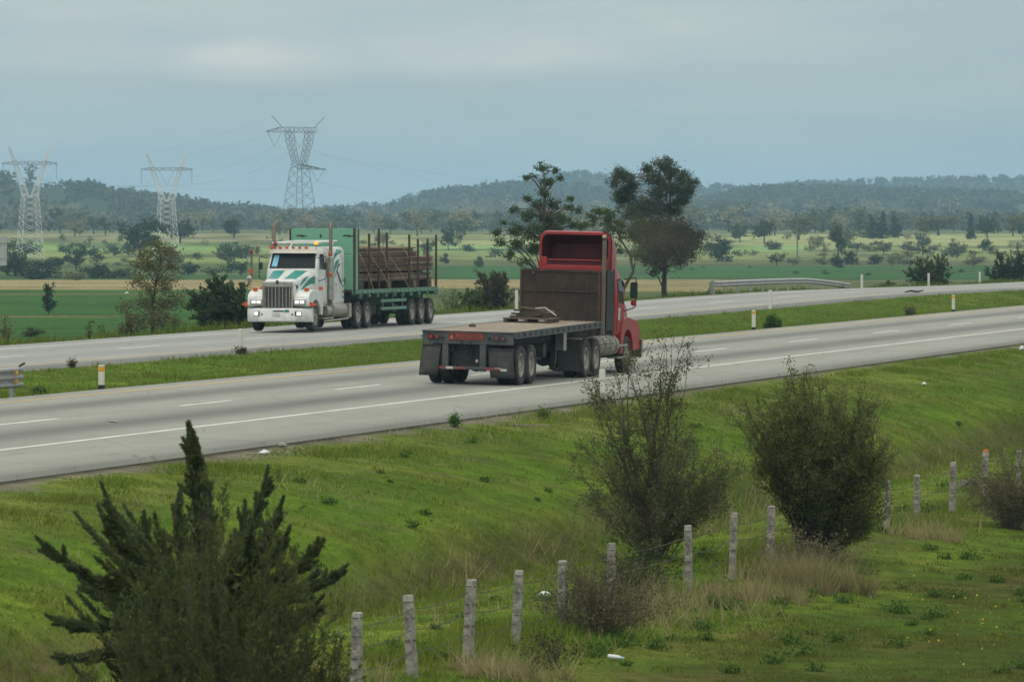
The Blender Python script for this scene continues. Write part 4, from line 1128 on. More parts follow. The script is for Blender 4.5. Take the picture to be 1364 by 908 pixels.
    bundle(-1.12, -.02, zd + .305, zd + .62, -6.85, -17.9, pm, 'bottom bundle of rusty pipes along the near side of the green trailer')
    bundle(.02, 1.12, zd + .305, zd + .62, -6.85, -17.8, pm, 'bottom bundle of rusty pipes along the far side of the green trailer')
    for k, (z, y) in enumerate(((zd + .623, -9), (zd + .623, -12.5), (zd + .623, -16.5))):
        o = MB().bb(-1.14, 1.14, y - .06, y + .06, z, z + .07).build('timber_bearer', M['wooddark'], None); o.matrix_world = rm
        tag(o, ['thin batten between the pipe layers near the bulkhead', 'thin batten between the pipe layers at mid trailer', 'thin batten between the pipe layers near the tail'][k], 'timber', 'bearers under the pipe load')
    bundle(-1.12, -.02, zd + .70, zd + 1.26, -6.8, -18.0, pm, 'middle bundle of rusty pipes along the near side of the green trailer')
    bundle(.02, 1.12, zd + .70, zd + 1.26, -6.8, -17.7, pm, 'middle bundle of rusty pipes along the far side of the green trailer')
    bundle(-1.0, 1.0, zd + 1.27, zd + 1.66, -6.8, -15.9, pm, 'topmost shorter bundle of rusty pipes behind the green bulkhead')
    for k, (ya, yb) in enumerate(((-7.1, -8.9), (-8.4, -11.4), (-10.6, -11.2), (-10.9, -14.2), (-13.9, -15.1), (-17.3, -18.0))):
        o = MB(); pts = [(-1.29, yb, zd - .10), (-1.26, ya + (yb - ya) * .55, zd + .70), (-1.22, ya + (yb - ya) * .12, zd + 1.30), (-1.02, ya, zd + 1.70 if ya > -16 else zd + 1.29), (0, ya - .02, zd + 1.70 if ya > -16 else zd + 1.29), (1.02, ya, zd + 1.68 if ya > -16 else zd + 1.29), (1.24, ya - .2, zd + 1.26), (1.29, yb, zd - .10)]
        for i in range(len(pts) - 1):
            a, b = Vector(pts[i]), Vector(pts[i + 1])
            o.tube([a, b], .016, 4)
        q = o.build('cargo_strap', M['strap'], None); q.matrix_world = rm
        tag(q, ['yellow strap nearest the bulkhead, slanting over the pipes', 'second yellow strap from the bulkhead, slanting over the pipes', 'third strap from the bulkhead, nearly upright over the pipes',
                'fourth strap from the bulkhead, with the longest slant', 'fifth strap from the bulkhead, nearly upright behind it', 'last yellow strap at the tail end of the pipe load'][k], 'strap', 'straps over the pipe load')
    return root
white_truck()
#PART3
# ------------------------------------------------------------------ roadside furniture
def place_z(p, t): return float(ground_z(t, p, False))
def delineator(px, p, h, label, band=False, base=False, lean=0.0):
    t = t_of(px, p); z = place_z(p, t)
    mb = MB()
    hw = .072
    z0 = .0 if not base else .16
    z1 = h if not band else h - .16
    mb.prism([(-hw, -.045), (hw, -.045), (hw, .045), (-hw, .045)], z0 - (.15 if not base else 0), z1, 'z')
    if not band: mb.prism([(-hw * .8, -.035), (hw * .8, -.035), (hw * .8, .035), (-hw * .8, .035)], z1, z1 + .02, 'z')
    o = mb.build('delineator_post', M['postwhite'], None, bevel=.012)
    o.location = W(t, p, z - .02); o.rotation_euler = (lean, lean * .5, -TH + random.uniform(-.1, .1))
    if band:
        b = MB(); b.bb(-hw - .003, hw + .003, -.048, .048, z1, h - .05); b.build('reflector_band', M['bandyellow'], o, bevel=.006)
        b = MB(); b.bb(-hw, hw, -.045, .045, h - .05, h); b.build('post_top', M['postwhite'], o, bevel=.012)
    if base:
        b = MB(); b.bb(-hw - .003, hw + .003, -.048, .048, -.15, z0); b.build('black_base', M['black'], o, bevel=.006)
    tag(o, label, 'marker post', 'white marker posts along the highway')
delineator(135, 42.75, .66, 'white marker post with amber top and black foot beside the cut-off guardrail end', True, True)
delineator(1004, 42.95, .84, 'white marker post with amber band, on the median beside a round green bush', True, True)
delineator(1270, 43.0, .86, 'white marker post with amber top standing alone on the median further right', True, True)
delineator(320, 52.1, .82, 'plain white marker post with dry weeds at its foot, in front of the white truck', lean=.02)
delineator(1026, 52.1, .92, 'plain white rounded marker post on the median side of the far road below the guardrail')
delineator(803, 30.2, .86, 'plain white marker post with black foot behind the bare top of the shrub', False, True, -.05)
delineator(688, 63.2, .95, 'slim white marker post on the far verge beside the rusty headboard')
delineator(1148, 63.2, .95, 'slim white marker post just right of the sloping guardrail end')
delineator(1237, 63.3, .95, 'slim white marker post on the far verge in front of a leafy bush')
delineator(1305, 63.4, .95, 'slim white marker post furthest along the far verge, before the last dark bush')

def guardrail(name, p, ts, zs, label, prof, post_every, refl=None, end=True, face=1):
    root = empty(name, W(ts[0], p, 0), 0); tag(root, label, 'guardrail')
    inv = Matrix.Translation(-W(ts[0], p, 0))
    mb = MB(); secs = []
    for t, z in zip(ts, zs):
        secs.append([inv @ W(t, p + a * face, z + b) for a, b in prof])
    mb.loft(secs, (False, False), False)
    o = mb.build('beam', M['galv'], root, True, angle=60)
    sd = o.modifiers.new('t', 'SOLIDIFY'); sd.thickness = .012
    L = np.array(ts)
    zmid = sum(b for a, b in prof) / len(prof); ztop = max(b for a, b in prof)
    t = ts[0] + (.25 if ts[-1] > ts[0] else -.25)
    sg = 1 if ts[-1] > ts[0] else -1
    n = int(abs(ts[-1] - ts[0]) / post_every)
    for k in range(n + 1):
        tt = t + sg * k * post_every
        zz = float(np.interp(tt, sorted(ts), [z for _, z in sorted(zip(ts, zs))]))
        g = place_z(p + .2 * face, tt)
        if zz + ztop - g < .3: continue
        c = inv @ W(tt, p + .17 * face, 0)
        pb = MB(); pb.box((c.x, c.y, (g - .1 + zz + ztop - .04) / 2), (.10, .13, zz + ztop - .04 - g + .1), Matrix.Rotation(-TH, 3, 'Z')); pb.build('post', M['galv'], root, bevel=.008)
        bl = MB(); c2 = inv @ W(tt, p + .075 * face, 0); bl.box((c2.x, c2.y, zz + zmid), (.09, .12, .22), Matrix.Rotation(-TH, 3, 'Z')); bl.build('spacer', M['chassis'], root)
    return root, inv
prof3 = [(.03, .20), (-.04, .24), (-.04, .29), (.03, .33), (.03, .38), (-.04, .42), (-.04, .47), (.03, .51), (.03, .56), (-.04, .60), (-.04, .65), (.03, .69)]
te = t_of(32, 42.7)
gr_, inv_ = guardrail('guardrail', 42.75, [te - 4 * k for k in range(10)], [-.03] * 10, 'grey corrugated guardrail end with two amber reflectors, cut off by the left edge', prof3, 3.8)
for z in (.355, .555):
    q = MB(); c = inv_ @ W(te - .55, 42.70, z - .03); q.lathe([(0, .055), (-.02, .055), (-.03, .001)], 14, 'y', c=(c.x, c.y, c.z)); q.build('reflector', M['bandyellow'], gr_, True)
q = MB(); c = inv_ @ W(te - .1, 42.72, .71); q.box((c.x, c.y, c.z), (.16, .05, .05), Matrix.Rotation(-.5, 3, 'Y')); q.build('bent_tab', M['chassis'], gr_)
profw = [(.03, .42), (-.05, .47), (-.05, .54), (.02, .59), (-.05, .64), (-.05, .71), (.03, .76)]
ts = [t_of(x, 63.0) for x in (949, 985, 1020, 1050, 1075, 1095, 1115, 1133)]
zg = [float(z_far_road(t)) - .05 for t in ts]
g2, inv2 = guardrail('guardrail', 63.0, ts, [zg[0], zg[1], zg[2], zg[3], zg[4] - .02, zg[5] - .13, zg[6] - .27, zg[7] - .42], 'long grey guardrail on the far verge with a square end plate, sinking into the ground', profw, 3.6)
q = MB(); c = inv2 @ W(ts[0] - .1, 62.95, zg[0] + .40); q.box((c.x, c.y, c.z), (.22, .06, .80), Matrix.Rotation(-TH - .1, 3, 'Z')); q.build('end_plate', M['galv'], g2, bevel=.01)

# road sign seen from behind at the left edge
t_s = t_of(-2, 64.6); zs_ = place_z(64.6, t_s)
rs = empty('road_sign', W(t_s, 64.6, zs_), -.1); tag(rs, 'back of a plain grey road sign cut off by the left edge, above dark bushes', 'road sign')
q = MB(); q.bb(-.30, .30, -.012, .012, 2.62 - zs_, 3.66 - zs_); q.build('panel', M['signback'], rs, bevel=.006)
q = MB(); q.bb(-.2, -.15, .014, .07, -.3, 3.5 - zs_); q.build('post', M['galv'], rs)
for z in (2.85, 3.4): q = MB(); q.bb(-.27, .27, -.035, -.013, z - zs_, z + .04 - zs_); q.build('bracket', M['galv'], rs)

# concrete fence posts with wire
PF = 19.0
posts = [(474, 816, 0, 'plain grey concrete fence post nearest the juniper, cut by the bottom edge'), (549, 793, .01, 'grey concrete fence post, second in the row from the juniper'),
         (623, 772, -.06, 'concrete fence post leaning right, third in the row from the juniper'), (687, 760, -.03, 'pale concrete fence post standing in dry grass left of the white plastic litter'),
         (750, 747, -.02, 'speckled concrete fence post behind bare twigs, right of the white plastic litter'), (814, 724, .02, 'short concrete fence post poking above the brown brush below the sparse shrub'),
         (918, 700, .0, 'mottled concrete fence post under the right side of the sparse shrub'), (976, 683, -.03, 'clean pale concrete fence post midway between the two tall shrubs'),
         (1026, 674, .0, 'short-looking concrete fence post close to the left flank of the dense shrub'), (1181, 640, .0, 'concrete fence post glimpsed through the right edge of the dense shrub'),
         (1222, 633, .0, 'concrete fence post first to the right of the dense shrub'), (1269, 616, -.02, 'tall concrete fence post second to the right of the dense shrub'),
         (1312, 602, .0, 'concrete fence post with rusty orange top beside the grey tyre'), (1357, 600, .0, 'concrete fence post half hidden in brown brush at the right edge'), (404, 885, .0, 'broken concrete fence post stub just right of the juniper')]
post_tops = []
for i, (px, yt, lean, lab) in enumerate(posts):
    t = t_of(px, PF); base = W(t, PF, 0); d = base.y
    zt = at(px, yt, d).z; zg_ = gz(base.x, base.y)
    h = zt - zg_
    mb = MB(); w = .062 if i != 14 else .05
    rg = random.Random(i)
    secs = []
    for k in range(9):
        u = k / 8; ww = w * (1.06 - .1 * u) ; dx, dy = rg.uniform(-.004, .004), rg.uniform(-.004, .004)
        secs.append([(a + dx, b + dy, -.2 + (h + .2) * u) for a, b in rrect(2 * ww, 2 * ww, ww * .25, 2)])
    secs.append([(a * .8, b * .8, h + .012) for a, b in rrect(2 * w, 2 * w, w * .3, 2)])
    mb.loft(secs)
    o = mb.build('fence_post', M['concretepost'], None, True, loc=(base.x, base.y, zg_), rot=(rg.uniform(-.05, .05), lean * -1.0 + rg.uniform(-.03, .03), -TH + rg.uniform(-.25, .25)), angle=40)
    tag(o, lab, 'fence post', 'concrete posts of the roadside fence')
    if i == 12:
        q = MB(); q.loft([[(a, b, h + .013 + z) for a, b in rrect(.115 * k, .115 * k, .02, 2)] for z, k in ((0, 1), (.03, .9), (.05, .5))]); q.build('rusty_cap', M['orange'], o, True)
    for z in (.35, .62, .88):
        if z < h: q = MB(); q.lathe([(-.006, w * 1.25), (.006, w * 1.25)], 10, 'z', c=(0, 0, h - (.9 - z) - .05 + rg.uniform(-.04, .04))); q.build('wire_tie', M['wire'], o)
    if i != 14: post_tops.append((t, base.x, base.y, zt))
post_tops.sort()
post_tops = [(t_of(330, PF), *W(t_of(330, PF), PF)[:2], post_tops[0][3])] + post_tops
for z, lab in ((-.17, 'top strand of thin rusty barbed wire strung between the concrete posts'), (-.45, 'middle strand of thin rusty barbed wire between the concrete posts'), (-.75, 'lowest strand of thin rusty barbed wire low in the grass')):
    pts = []
    for a, b in zip(post_tops[:-1], post_tops[1:]):
        for k in range(6):
            u = k / 6; sag = .05 * (1 - (2 * u - 1) ** 2)
            pts.append((a[1] + (b[1] - a[1]) * u, a[2] + (b[2] - a[2]) * u - .07, a[3] + (b[3] - a[3]) * u + z - sag))
    o = MB().tube(pts, .0065, 4).build('fence_wire', M['wire'], None); tag(o, lab, 'wire', 'wires of the roadside fence')

# ------------------------------------------------------------------ power line
def lattice_between(mb, A, B, n, r):
    """two square rings of four corners joined by legs, rings and cross braces in n panels"""
    A = [Vector(a) for a in A]; B = [Vector(b) for b in B]
    for k in range(4): mb.tube([A[k], B[k]], r * 1.35, 4, False)
    for i in range(n):
        u0, u1 = i / n, (i + 1) / n
        R0 = [a.lerp(b, u0) for a, b in zip(A, B)]; R1 = [a.lerp(b, u1) for a, b in zip(A, B)]
        for k in range(4):
            k2 = (k + 1) % 4
            mb.tube([R0[k], R1[k2]], r, 3, False); mb.tube([R0[k2], R1[k]], r, 3, False)
def ring(h, z, cx=0, cy=0): return [(cx - h, cy - h, z), (cx + h, cy - h, z), (cx + h, cy + h, z), (cx - h, cy + h, z)]
def tower_fork(px, yb, s, rz, mats, label, r=.046):
    b = ground_hit(px, yb, 900); s *= b.y / 1330.; root = empty('power_pylon', (b.x, b.y, b.z - .3), rz); root.scale = (s, s, s)
    tag(root, label, 'power pylon', 'lattice pylons of the power line')
    m = MB(); lattice_between(m, ring(2.9, 0), ring(2.2, 9), 4, r); lattice_between(m, ring(2.2, 9), ring(1.75, 16), 5, r)
    m.build('body', mats, root)
    for sx in (-1, 1):
        a = MB()
        lattice_between(a, ring(.75, 15.2, sx * 1.0), ring(.42, 23.4, sx * 3.6), 6, r * .8)
        lattice_between(a, ring(.42, 23.4, sx * 3.6), ring(.18, 27.2, sx * 5.2), 3, r * .8)
        a.tube([(sx * 4.6, 0, 27.2), (sx * 5.9, 0, 27.4)], r, 4)
        a.build('arm', mats, root)
    c = MB()
    A = [(-6.9, 0, 23.2), (-6.9, 0, 23.3), (-6.9, .1, 23.3), (-6.9, .1, 23.2)]
    for x0, x1, h0, h1 in ((-6.9, -3.6, .08, .5), (-3.6, 3.6, .42, .42), (3.6, 6.9, .5, .08)):
        lattice_between(c, [(x0, -h0, 23.2 - h0 * .3), (x0, h0, 23.2 - h0 * .3), (x0, h0, 23.4 + h0), (x0, -h0, 23.4 + h0)], [(x1, -h1, 23.2 - h1 * .3), (x1, h1, 23.2 - h1 * .3), (x1, h1, 23.4 + h1), (x1, -h1, 23.4 + h1)], 4 if x1 - x0 > 4 else 3, r * .7)
    c.build('cross_arm', M['towerdark'], root)
    for x in (-6.7, 0, 6.7):
        i_ = MB()
        if x: i_.tube([(x, 0, 23.2), (x * .99, 0, 19.6)], .05, 5); i_.tube([(x, 0, 23.2), (x * .72, 0, 19.4), (x * .55, 0, 22.9)], .03, 3)
        else: i_.tube([(-2.0, 0, 23.0), (0, 0, 19.4), (2.0, 0, 23.0)], .05, 5)
        i_.build('insulator_string', M['cable'], root)
    return root
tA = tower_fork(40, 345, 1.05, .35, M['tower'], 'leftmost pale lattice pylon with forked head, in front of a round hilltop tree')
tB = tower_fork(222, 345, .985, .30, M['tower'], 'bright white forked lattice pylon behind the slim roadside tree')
bC = at(399, 349, 1200); bC.z = gz(bC.x, bC.y) - .3
tC = empty('power_pylon', bC, .62); tC.scale = (1, 1, (CZ + (YH - 154) / F * 1200 - bC.z) / 36.0)
tag(tC, 'tallest dark lattice pylon with flat top arm, rising above the white truck', 'power pylon', 'lattice pylons of the power line')
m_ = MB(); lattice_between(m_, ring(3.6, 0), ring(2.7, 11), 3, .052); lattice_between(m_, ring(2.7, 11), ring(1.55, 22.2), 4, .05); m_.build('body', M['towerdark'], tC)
m_ = MB()
lattice_between(m_, ring(1.4, 22.2), ring(1.4, 23.4), 1, .06)
for sx in (-1, 1):
    lattice_between(m_, ring(.6, 23.4, sx * .9), ring(.75, 29, sx * 2.4), 4, .04); lattice_between(m_, ring(.75, 29, sx * 2.4), ring(.8, 32.2, sx * 2.8), 2, .04)
m_.build('window_frame', M['towerdark'], tC)
m_ = MB()
for x0, x1, h0, h1 in ((-9.0, -5.0, .1, .75), (-5.0, 4.6, .75, .75)):
    lattice_between(m_, [(x0, -h0, 31.6), (x0, h0, 31.6), (x0, h0, 31.7 + h0 * 1.6), (x0, -h0, 31.7 + h0 * 1.6)], [(x1, -h1, 31.6), (x1, h1, 31.6), (x1, h1, 31.7 + h1 * 1.6), (x1, -h1, 31.7 + h1 * 1.6)], 3 if x1 < 0 else 8, .042)
m_.tube([(-4.6, 0, 32.8), (-7.6, 0, 36.0)], .09, 4); m_.tube([(4.0, 0, 32.8), (6.8, 0, 35.6)], .09, 4)
m_.build('top_arm', M['towerdark'], tC)
m_ = MB(); lattice_between(m_, [(0, -.7, 22.2), (0, .7, 22.2), (0, .7, 23.4), (0, -.7, 23.4)], [(7.2, -.05, 22.0), (7.2, .05, 22.0), (7.2, .05, 22.1), (7.2, -.05, 22.1)], 4, .055); m_.build('side_arm', M['towerdark'], tC)
for pts in (((-8.6, 0, 31.6), (-6.8, 0, 28.0), (-5.0, 0, 31.4)), ((-1.9, 0, 31.4), (0, 0, 27.7), (1.9, 0, 31.4)), ((3.2, 0, 21.9), (4.9, 0, 18.9), (6.6, 0, 21.9))):
    q = MB(); q.tube(pts, .055, 4); q.build('insulator_string', M['cable'], tC)
bpy.context.view_layer.update()
def cable(a, b, sag, label, r=.018):
    sag *= .35
    a, b = Vector(a), Vector(b); pts = []
    for k in range(25):
        u = k / 24; q = a.lerp(b, u); q.z -= sag * (1 - (2 * u - 1) ** 2); pts.append(q)
    o = MB().tube(pts, r, 4).build('power_cable', M['cable'], None); tag(o, label, 'cable', 'cables of the power line')
Ma, Mb, Mc = tA.matrix_world, tB.matrix_world, tC.matrix_world
for i, (xa, xb, xc, zc) in enumerate(((-6.7, -6.7, -6.8, 28), (6.7, 6.7, 0, 27.7), (0, 0, 4.9, 18.9))):
    wh = ('upper', 'middle', 'lower')[i]
    cable(Mc @ Vector((xc, 0, zc)), Mb @ Vector((xb, 0, 19.6)), 5.0, '%s sagging cable from the tall dark pylon to the white pylon' % wh)
    cable(Mb @ Vector((xb, 0, 19.6)), Ma @ Vector((xa, 0, 19.6)), 3.0, '%s sagging cable between the white pylon and the leftmost pylon' % wh)
    e = at(760 - 30 * i, 252 + 12 * i, 2300)
    cable(Mc @ Vector((xc, 0, zc)), e, 4 + 2 * i, '%s faint cable from the tall dark pylon towards the middle hills' % wh)
    cable(Ma @ Vector((xa, 0, 19.6)), at(-200, 222 + 10 * i, 1500), 3, '%s cable leaving the leftmost pylon to the left edge' % wh)
for sx in (-1, 1):
    cable(Mc @ Vector((-7.5 if sx < 0 else 6.7, 0, 35.6)), Mb @ Vector((sx * 5.6, 0, 27.3)), 2.0, 'thin earth wire from the %s horn of the tall dark pylon to the white pylon' % ('left' if sx < 0 else 'right'), .012)

# ------------------------------------------------------------------ plants
M['leafdark'] = foliage('dark_leaves', (.028, .046, .022), (.055, .080, .034))
M['leafmid'] = foliage('mid_leaves', (.045, .068, .024), (.085, .115, .040))
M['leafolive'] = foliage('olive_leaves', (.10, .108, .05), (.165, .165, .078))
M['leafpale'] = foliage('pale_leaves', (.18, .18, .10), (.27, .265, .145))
M['leafeuc'] = foliage('grey_green_leaves', (.045, .064, .042), (.10, .122, .078), .35)
M['leafpine'] = foliage('pine_tufts', (.055, .086, .036), (.11, .155, .066), .35)
M['leafbrown'] = foliage('brown_brush', (.062, .058, .034), (.105, .098, .055))
M['leafbigbush'] = foliage('big_bush_leaves', (.042, .062, .030), (.080, .11, .048), .3)
M['leafbrush'] = foliage('brush_leaves', (.095, .088, .045), (.165, .150, .085), .35)
M['leafbroad'] = foliage('broad_tree_leaves', (.048, .050, .032), (.088, .088, .054))
M['leafbush'] = foliage('dense_shrub_leaves', (.085, .11, .034), (.175, .20, .066), .45, posvar=(.8, (.105, .11, .034), .5))
M['leafsparse'] = foliage('sparse_shrub_leaves', (.10, .118, .050), (.19, .205, .092), .45)
M['juniper'] = foliage('juniper_sprays', (.055, .086, .042), (.13, .165, .080), .4, posvar=(2.0, (.10, .115, .036), .7))
M['feather'] = foliage('feathery_olive_sprays', (.082, .100, .028), (.165, .180, .055), .45, posvar=(2.2, (.06, .092, .04), .75))
M['blade'] = foliage('grass_blades', (.082, .150, .015), (.155, .235, .030), .35, posvar=(.35, (.165, .165, .038), .65))
M['bladedry'] = foliage('dry_grass', (.26, .22, .11), (.42, .35, .19), .3, posvar=(1.5, (.16, .18, .05), .5))
M['blademeadow'] = foliage('meadow_blades', (.070, .105, .014), (.135, .165, .030), .35, posvar=(.45, (.16, .14, .045), .65))
M['weed'] = foliage('weed_leaves', (.045, .10, .018), (.09, .155, .03), .25)
M['flower'] = foliage('yellow_flowers', (.55, .42, .03), (.7, .55, .05), .2)
M['woods'] = foliage('hill_woods', (.026, .038, .018), (.070, .085, .038), .15, posvar=(.012, (.11, .10, .05), .65))

def unit(v): return v / np.maximum(np.linalg.norm(v, axis=-1, keepdims=True), 1e-9)
def cards(rng, C, size, aspect=.5, axis=None, jit=.6):
    """diamond leaves around centres C"""
    n = len(C)
    u = unit(rng.normal(size=(n, 3))) if axis is None else unit(axis + rng.normal(size=(n, 3)) * jit)
    w = unit(np.cross(u, rng.normal(size=(n, 3))))
    s = (np.asarray(size) * rng.uniform(.65, 1.35, n))[:, None] * .5
    V = np.stack([C - u * s, C + w * s * aspect, C + u * s, C - w * s * aspect], 1).reshape(-1, 3)
    return V, np.arange(n * 4).reshape(n, 4)
def crown_points(rng, clumps, n, sub=9, spread=.33):
    K = np.array(clumps, dtype=float)
    wt = (K[:, 3] * K[:, 4] * K[:, 5]) ** .75; wt /= wt.sum()
    k = rng.choice(len(K), n, p=wt)
    S = unit(rng.normal(size=(len(K), sub, 3))) * rng.uniform(.35, 1.0, (len(K), sub, 1))
    j = rng.integers(0, sub, n)
    off = S[k, j] + rng.normal(size=(n, 3)) * spread * rng.uniform(.4, 1, (n, 1))
    return K[k, :3] + off * K[k, 3:6]
def blob_crown(rng, kind):
    """clumps of a unit-high, unit-wide tree"""
    out = []
    if kind == 'round':
        for i in range(12):
            a = rng.uniform(0, 2 * PI); r = rng.uniform(.08, .34); z = rng.uniform(.30, .82); k = rng.uniform(.15, .24)
            out.append((r * math.cos(a), r * math.sin(a), z, k, k, k * .85))
    elif kind == 'tall':
        for i in range(11):
            a = rng.uniform(0, 2 * PI); z = rng.uniform(.22, .86); r = rng.uniform(.05, .30) * (1.15 - z * .6); k = rng.uniform(.16, .25)
            out.append((r * math.cos(a), r * math.sin(a), z, k, k, k * .7))
    elif kind == 'bush':
        for i in range(12):
            a = rng.uniform(0, 2 * PI); r = rng.uniform(.05, .36); z = rng.uniform(.10, .74) * (1.1 - r); k = rng.uniform(.16, .24)
            out.append((r * math.cos(a), r * math.sin(a), z, k, k, k))
    elif kind == 'conifer':
        for i in range(12):
            z = i / 12 * .86 + .08; k = (1.02 - z) * .36 + .03; a = rng.uniform(0, 2 * PI)
            out.append((.06 * math.cos(a), .06 * math.sin(a), z, k, k, .08))
    return out
_proto = {}
def proto(kind, leafmat, seed, n=420, barkmat='barkdark', lsz=.085):
    key = (kind, leafmat, seed, n)
    if key in _proto: return _proto[key]
    rng = np.random.default_rng(seed * 13 + len(kind))
    cl = blob_crown(rng, kind)
    V, Fq = cards(rng, crown_points(rng, cl, n), lsz, .7)
    mb = MB()
    mb.tube([(0, 0, -.06), (.01, 0, .3), (.0, .01, .62)], [.028, .020, .008], 5)
    for c in cl[:6]: mb.tube([(0, 0, .25), (c[0] * .5, c[1] * .5, (c[2] + .3) / 2), c[:3]], [.014, .009, .003], 4)
    cm = mesh_np('crown', V, Fq, [M[leafmat]]); tm = mb.mesh('trunk', M[barkmat], True)
    # one mesh for the small far ones
    o = len(V); TV = np.array(mb.v); quads = [f for f in mb.f if len(f) == 4]
    allV = np.concatenate([V, TV]); allF = np.concatenate([Fq, np.array(quads) + o])
    one = mesh_np('tree', allV, allF, [M[leafmat], M[barkmat]], np.concatenate([np.zeros(len(Fq)), np.ones(len(quads))]))
    _proto[key] = (cm, tm, one)
    return _proto[key]
def put_tree(name, px, yt, yb, wpx, kind, leaf, label, cat='tree', group=None, split=True, seed=None, n=420, loc=None, lsz=.085):
    seed = seed if seed is not None else random.randrange(4)
    b = loc or ground_hit(px, yb, 230)
    h = max(.5, (yb - yt) * b.y / F); w = max(.5, wpx * b.y / F)
    w *= 1.22
    cm, tm, one = proto(kind, leaf, seed, n, lsz=lsz)
    if split:
        root = empty(name, b, random.uniform(0, 6)); root.scale = (w, w, h)
        link('trunk', tm, root); link('crown', cm, root)
    else:
        root = link(name, one, None, b, (0, 0, random.uniform(0, 6))); root.scale = (w, w, h)
    tag(root, label, cat, group)
    return root

# trees of the plain that can be told apart
T = [
 (186, 284, 347, 56, 'round', 'leafdark', 'tree', 'big soft dark tree on the plain just left of the white pylon'),
 (240, 291, 324, 42, 'round', 'leafdark', 'tree', 'compact dark round tree just right of the white pylon'),
 (20, 318, 368, 44, 'bush', 'leafdark', 'bush', 'dark bush under the left road sign at the field edge'),
 (52, 345, 372, 60, 'bush', 'leafdark', 'bush', 'low dark thicket at the foot of the leftmost pylon'),
 (101, 326, 361, 30, 'round', 'leafdark', 'tree', 'dark rounded small tree right of the leftmost pylon'),
 (130, 344, 371, 48, 'bush', 'leafdark', 'bush', 'low dark bush adjoining the dark rounded small tree'),
 (101, 359, 373, 28, 'bush', 'leafolive', 'bush', 'small olive dome bush on the edge of the tan stubble'),
 (160, 352, 370, 40, 'bush', 'leafdark', 'bush', 'dark shrub at the stubble edge left of the slim roadside tree'),
 (250, 345, 366, 34, 'bush', 'leafdark', 'bush', 'dark shrub at the stubble edge right of the slim roadside tree'),
 (312, 290, 318, 30, 'round', 'leafdark', 'tree', 'dark round tree above the white truck cab roof'),
 (65, 375, 419, 24, 'tall', 'leafdark', 'tree', 'small lone tree with two-part crown standing in the green field'),
 (43, 430, 449, 34, 'bush', 'leafmid', 'bush', 'small leafy green bush on the far verge at the left'),
 (541, 272, 305, 34, 'round', 'leafpale', 'tree', 'large pale yellowish tree beyond the pipe trailer'),
 (597, 303, 333, 26, 'tall', 'leafdark', 'tree', 'dark upright tree above the tail of the pipe trailer'),
 (593, 336, 351, 13, 'bush', 'leafdark', 'bush', 'small dark block-shaped bush in the pale field behind the trailer tail'),
 (638, 340, 356, 15, 'bush', 'leafdark', 'bush', 'pair of dark little bushes left of the loose pine'),
 (520, 288, 312, 26, 'round', 'leafolive', 'tree', 'olive tree beyond the middle of the pipe load'),
 (962, 308, 349, 42, 'bush', 'leafdark', 'tree', 'low dark tree just right of the broad smoky tree'),
 (955, 264, 304, 44, 'tall', 'leafolive', 'tree', 'tall hazy olive tree above the left end of the far guardrail'),
 (986, 297, 323, 24, 'round', 'leafmid', 'tree', 'green tree left of the neat round orchard tree'),
 (1018, 288, 325, 32, 'round', 'leafmid', 'tree', 'neat round tree with visible trunk above the guardrail'),
 (1064, 286, 320, 44, 'round', 'leafolive', 'tree', 'broad olive tree behind the thin wooden pole'),
 (1117, 296, 344, 30, 'round', 'leafmid', 'tree', 'round green tree on a bare stem above the sloping guardrail end'),
 (1117, 335, 357, 22, 'bush', 'leafdark', 'bush', 'dark bush at the foot of the stemmed round tree'),
 (1134, 330, 353, 20, 'bush', 'leafdark', 'bush', 'dark bush to the right of the stemmed round tree'),
 (1164, 336, 352, 26, 'bush', 'leafdark', 'bush', 'flat dark bush before the row of dark conifers'),
 (1177, 318, 340, 28, 'round', 'leafolive', 'tree', 'small pale olive tree before the row of dark conifers'),
 (1160, 284, 318, 30, 'conifer', 'leafdark', 'tree', 'dark cypress at the left of the conifer row'),
 (1175, 278, 318, 26, 'conifer', 'leafdark', 'tree', 'tallest dark cypress in the middle of the conifer row'),
 (1192, 283, 317, 24, 'conifer', 'leafdark', 'tree', 'dark cypress at the right of the conifer row'),
 (1222, 263, 291, 24, 'round', 'leafdark', 'tree', 'dark round tree standing above the pale orchard'),
 (1250, 284, 314, 62, 'round', 'leafolive', 'tree', 'wide olive orchard tree left of the dark double tree'),
 (1293, 280, 319, 16, 'conifer', 'leafdark', 'tree', 'narrow dark cypress left half of the dark double tree'),
 (1315, 285, 319, 32, 'round', 'leafdark', 'tree', 'broad dark tree right half of the dark double tree'),
 (1342, 266, 292, 36, 'round', 'leafdark', 'tree', 'dark hazy tree on the rise near the right edge'),
 (1312, 266, 290, 26, 'round', 'leafdark', 'tree', 'second dark hazy tree on the rise near the right edge'),
 (1349, 284, 315, 34, 'round', 'leafolive', 'tree', 'olive tree below the hazy trees near the right edge'),
 (1362, 295, 316, 14, 'round', 'leafdark', 'tree', 'dark tree cut off by the right edge of the plain'),
 (1210, 320, 334, 24, 'bush', 'leafolive', 'bush', 'pale scrub bush above the leafy verge bush'),
 (1030, 318, 333, 30, 'bush', 'leafolive', 'bush', 'low pale scrub on the bright field above the guardrail'),
 (1122, 268, 296, 20, 'tall', 'leafmid', 'tree', 'slender hazy tree above the stemmed round tree'),
]
for q in T: put_tree(('dark_tree' if q[6] == 'tree' else 'field_bush') if q[5] == 'leafdark' and q[6] != 'tree' else ('field_tree' if q[6] == 'tree' else 'field_bush'), q[0], q[1], q[2], q[3], q[4], q[5], q[7], q[6], None, True, n=1500, lsz=.065)

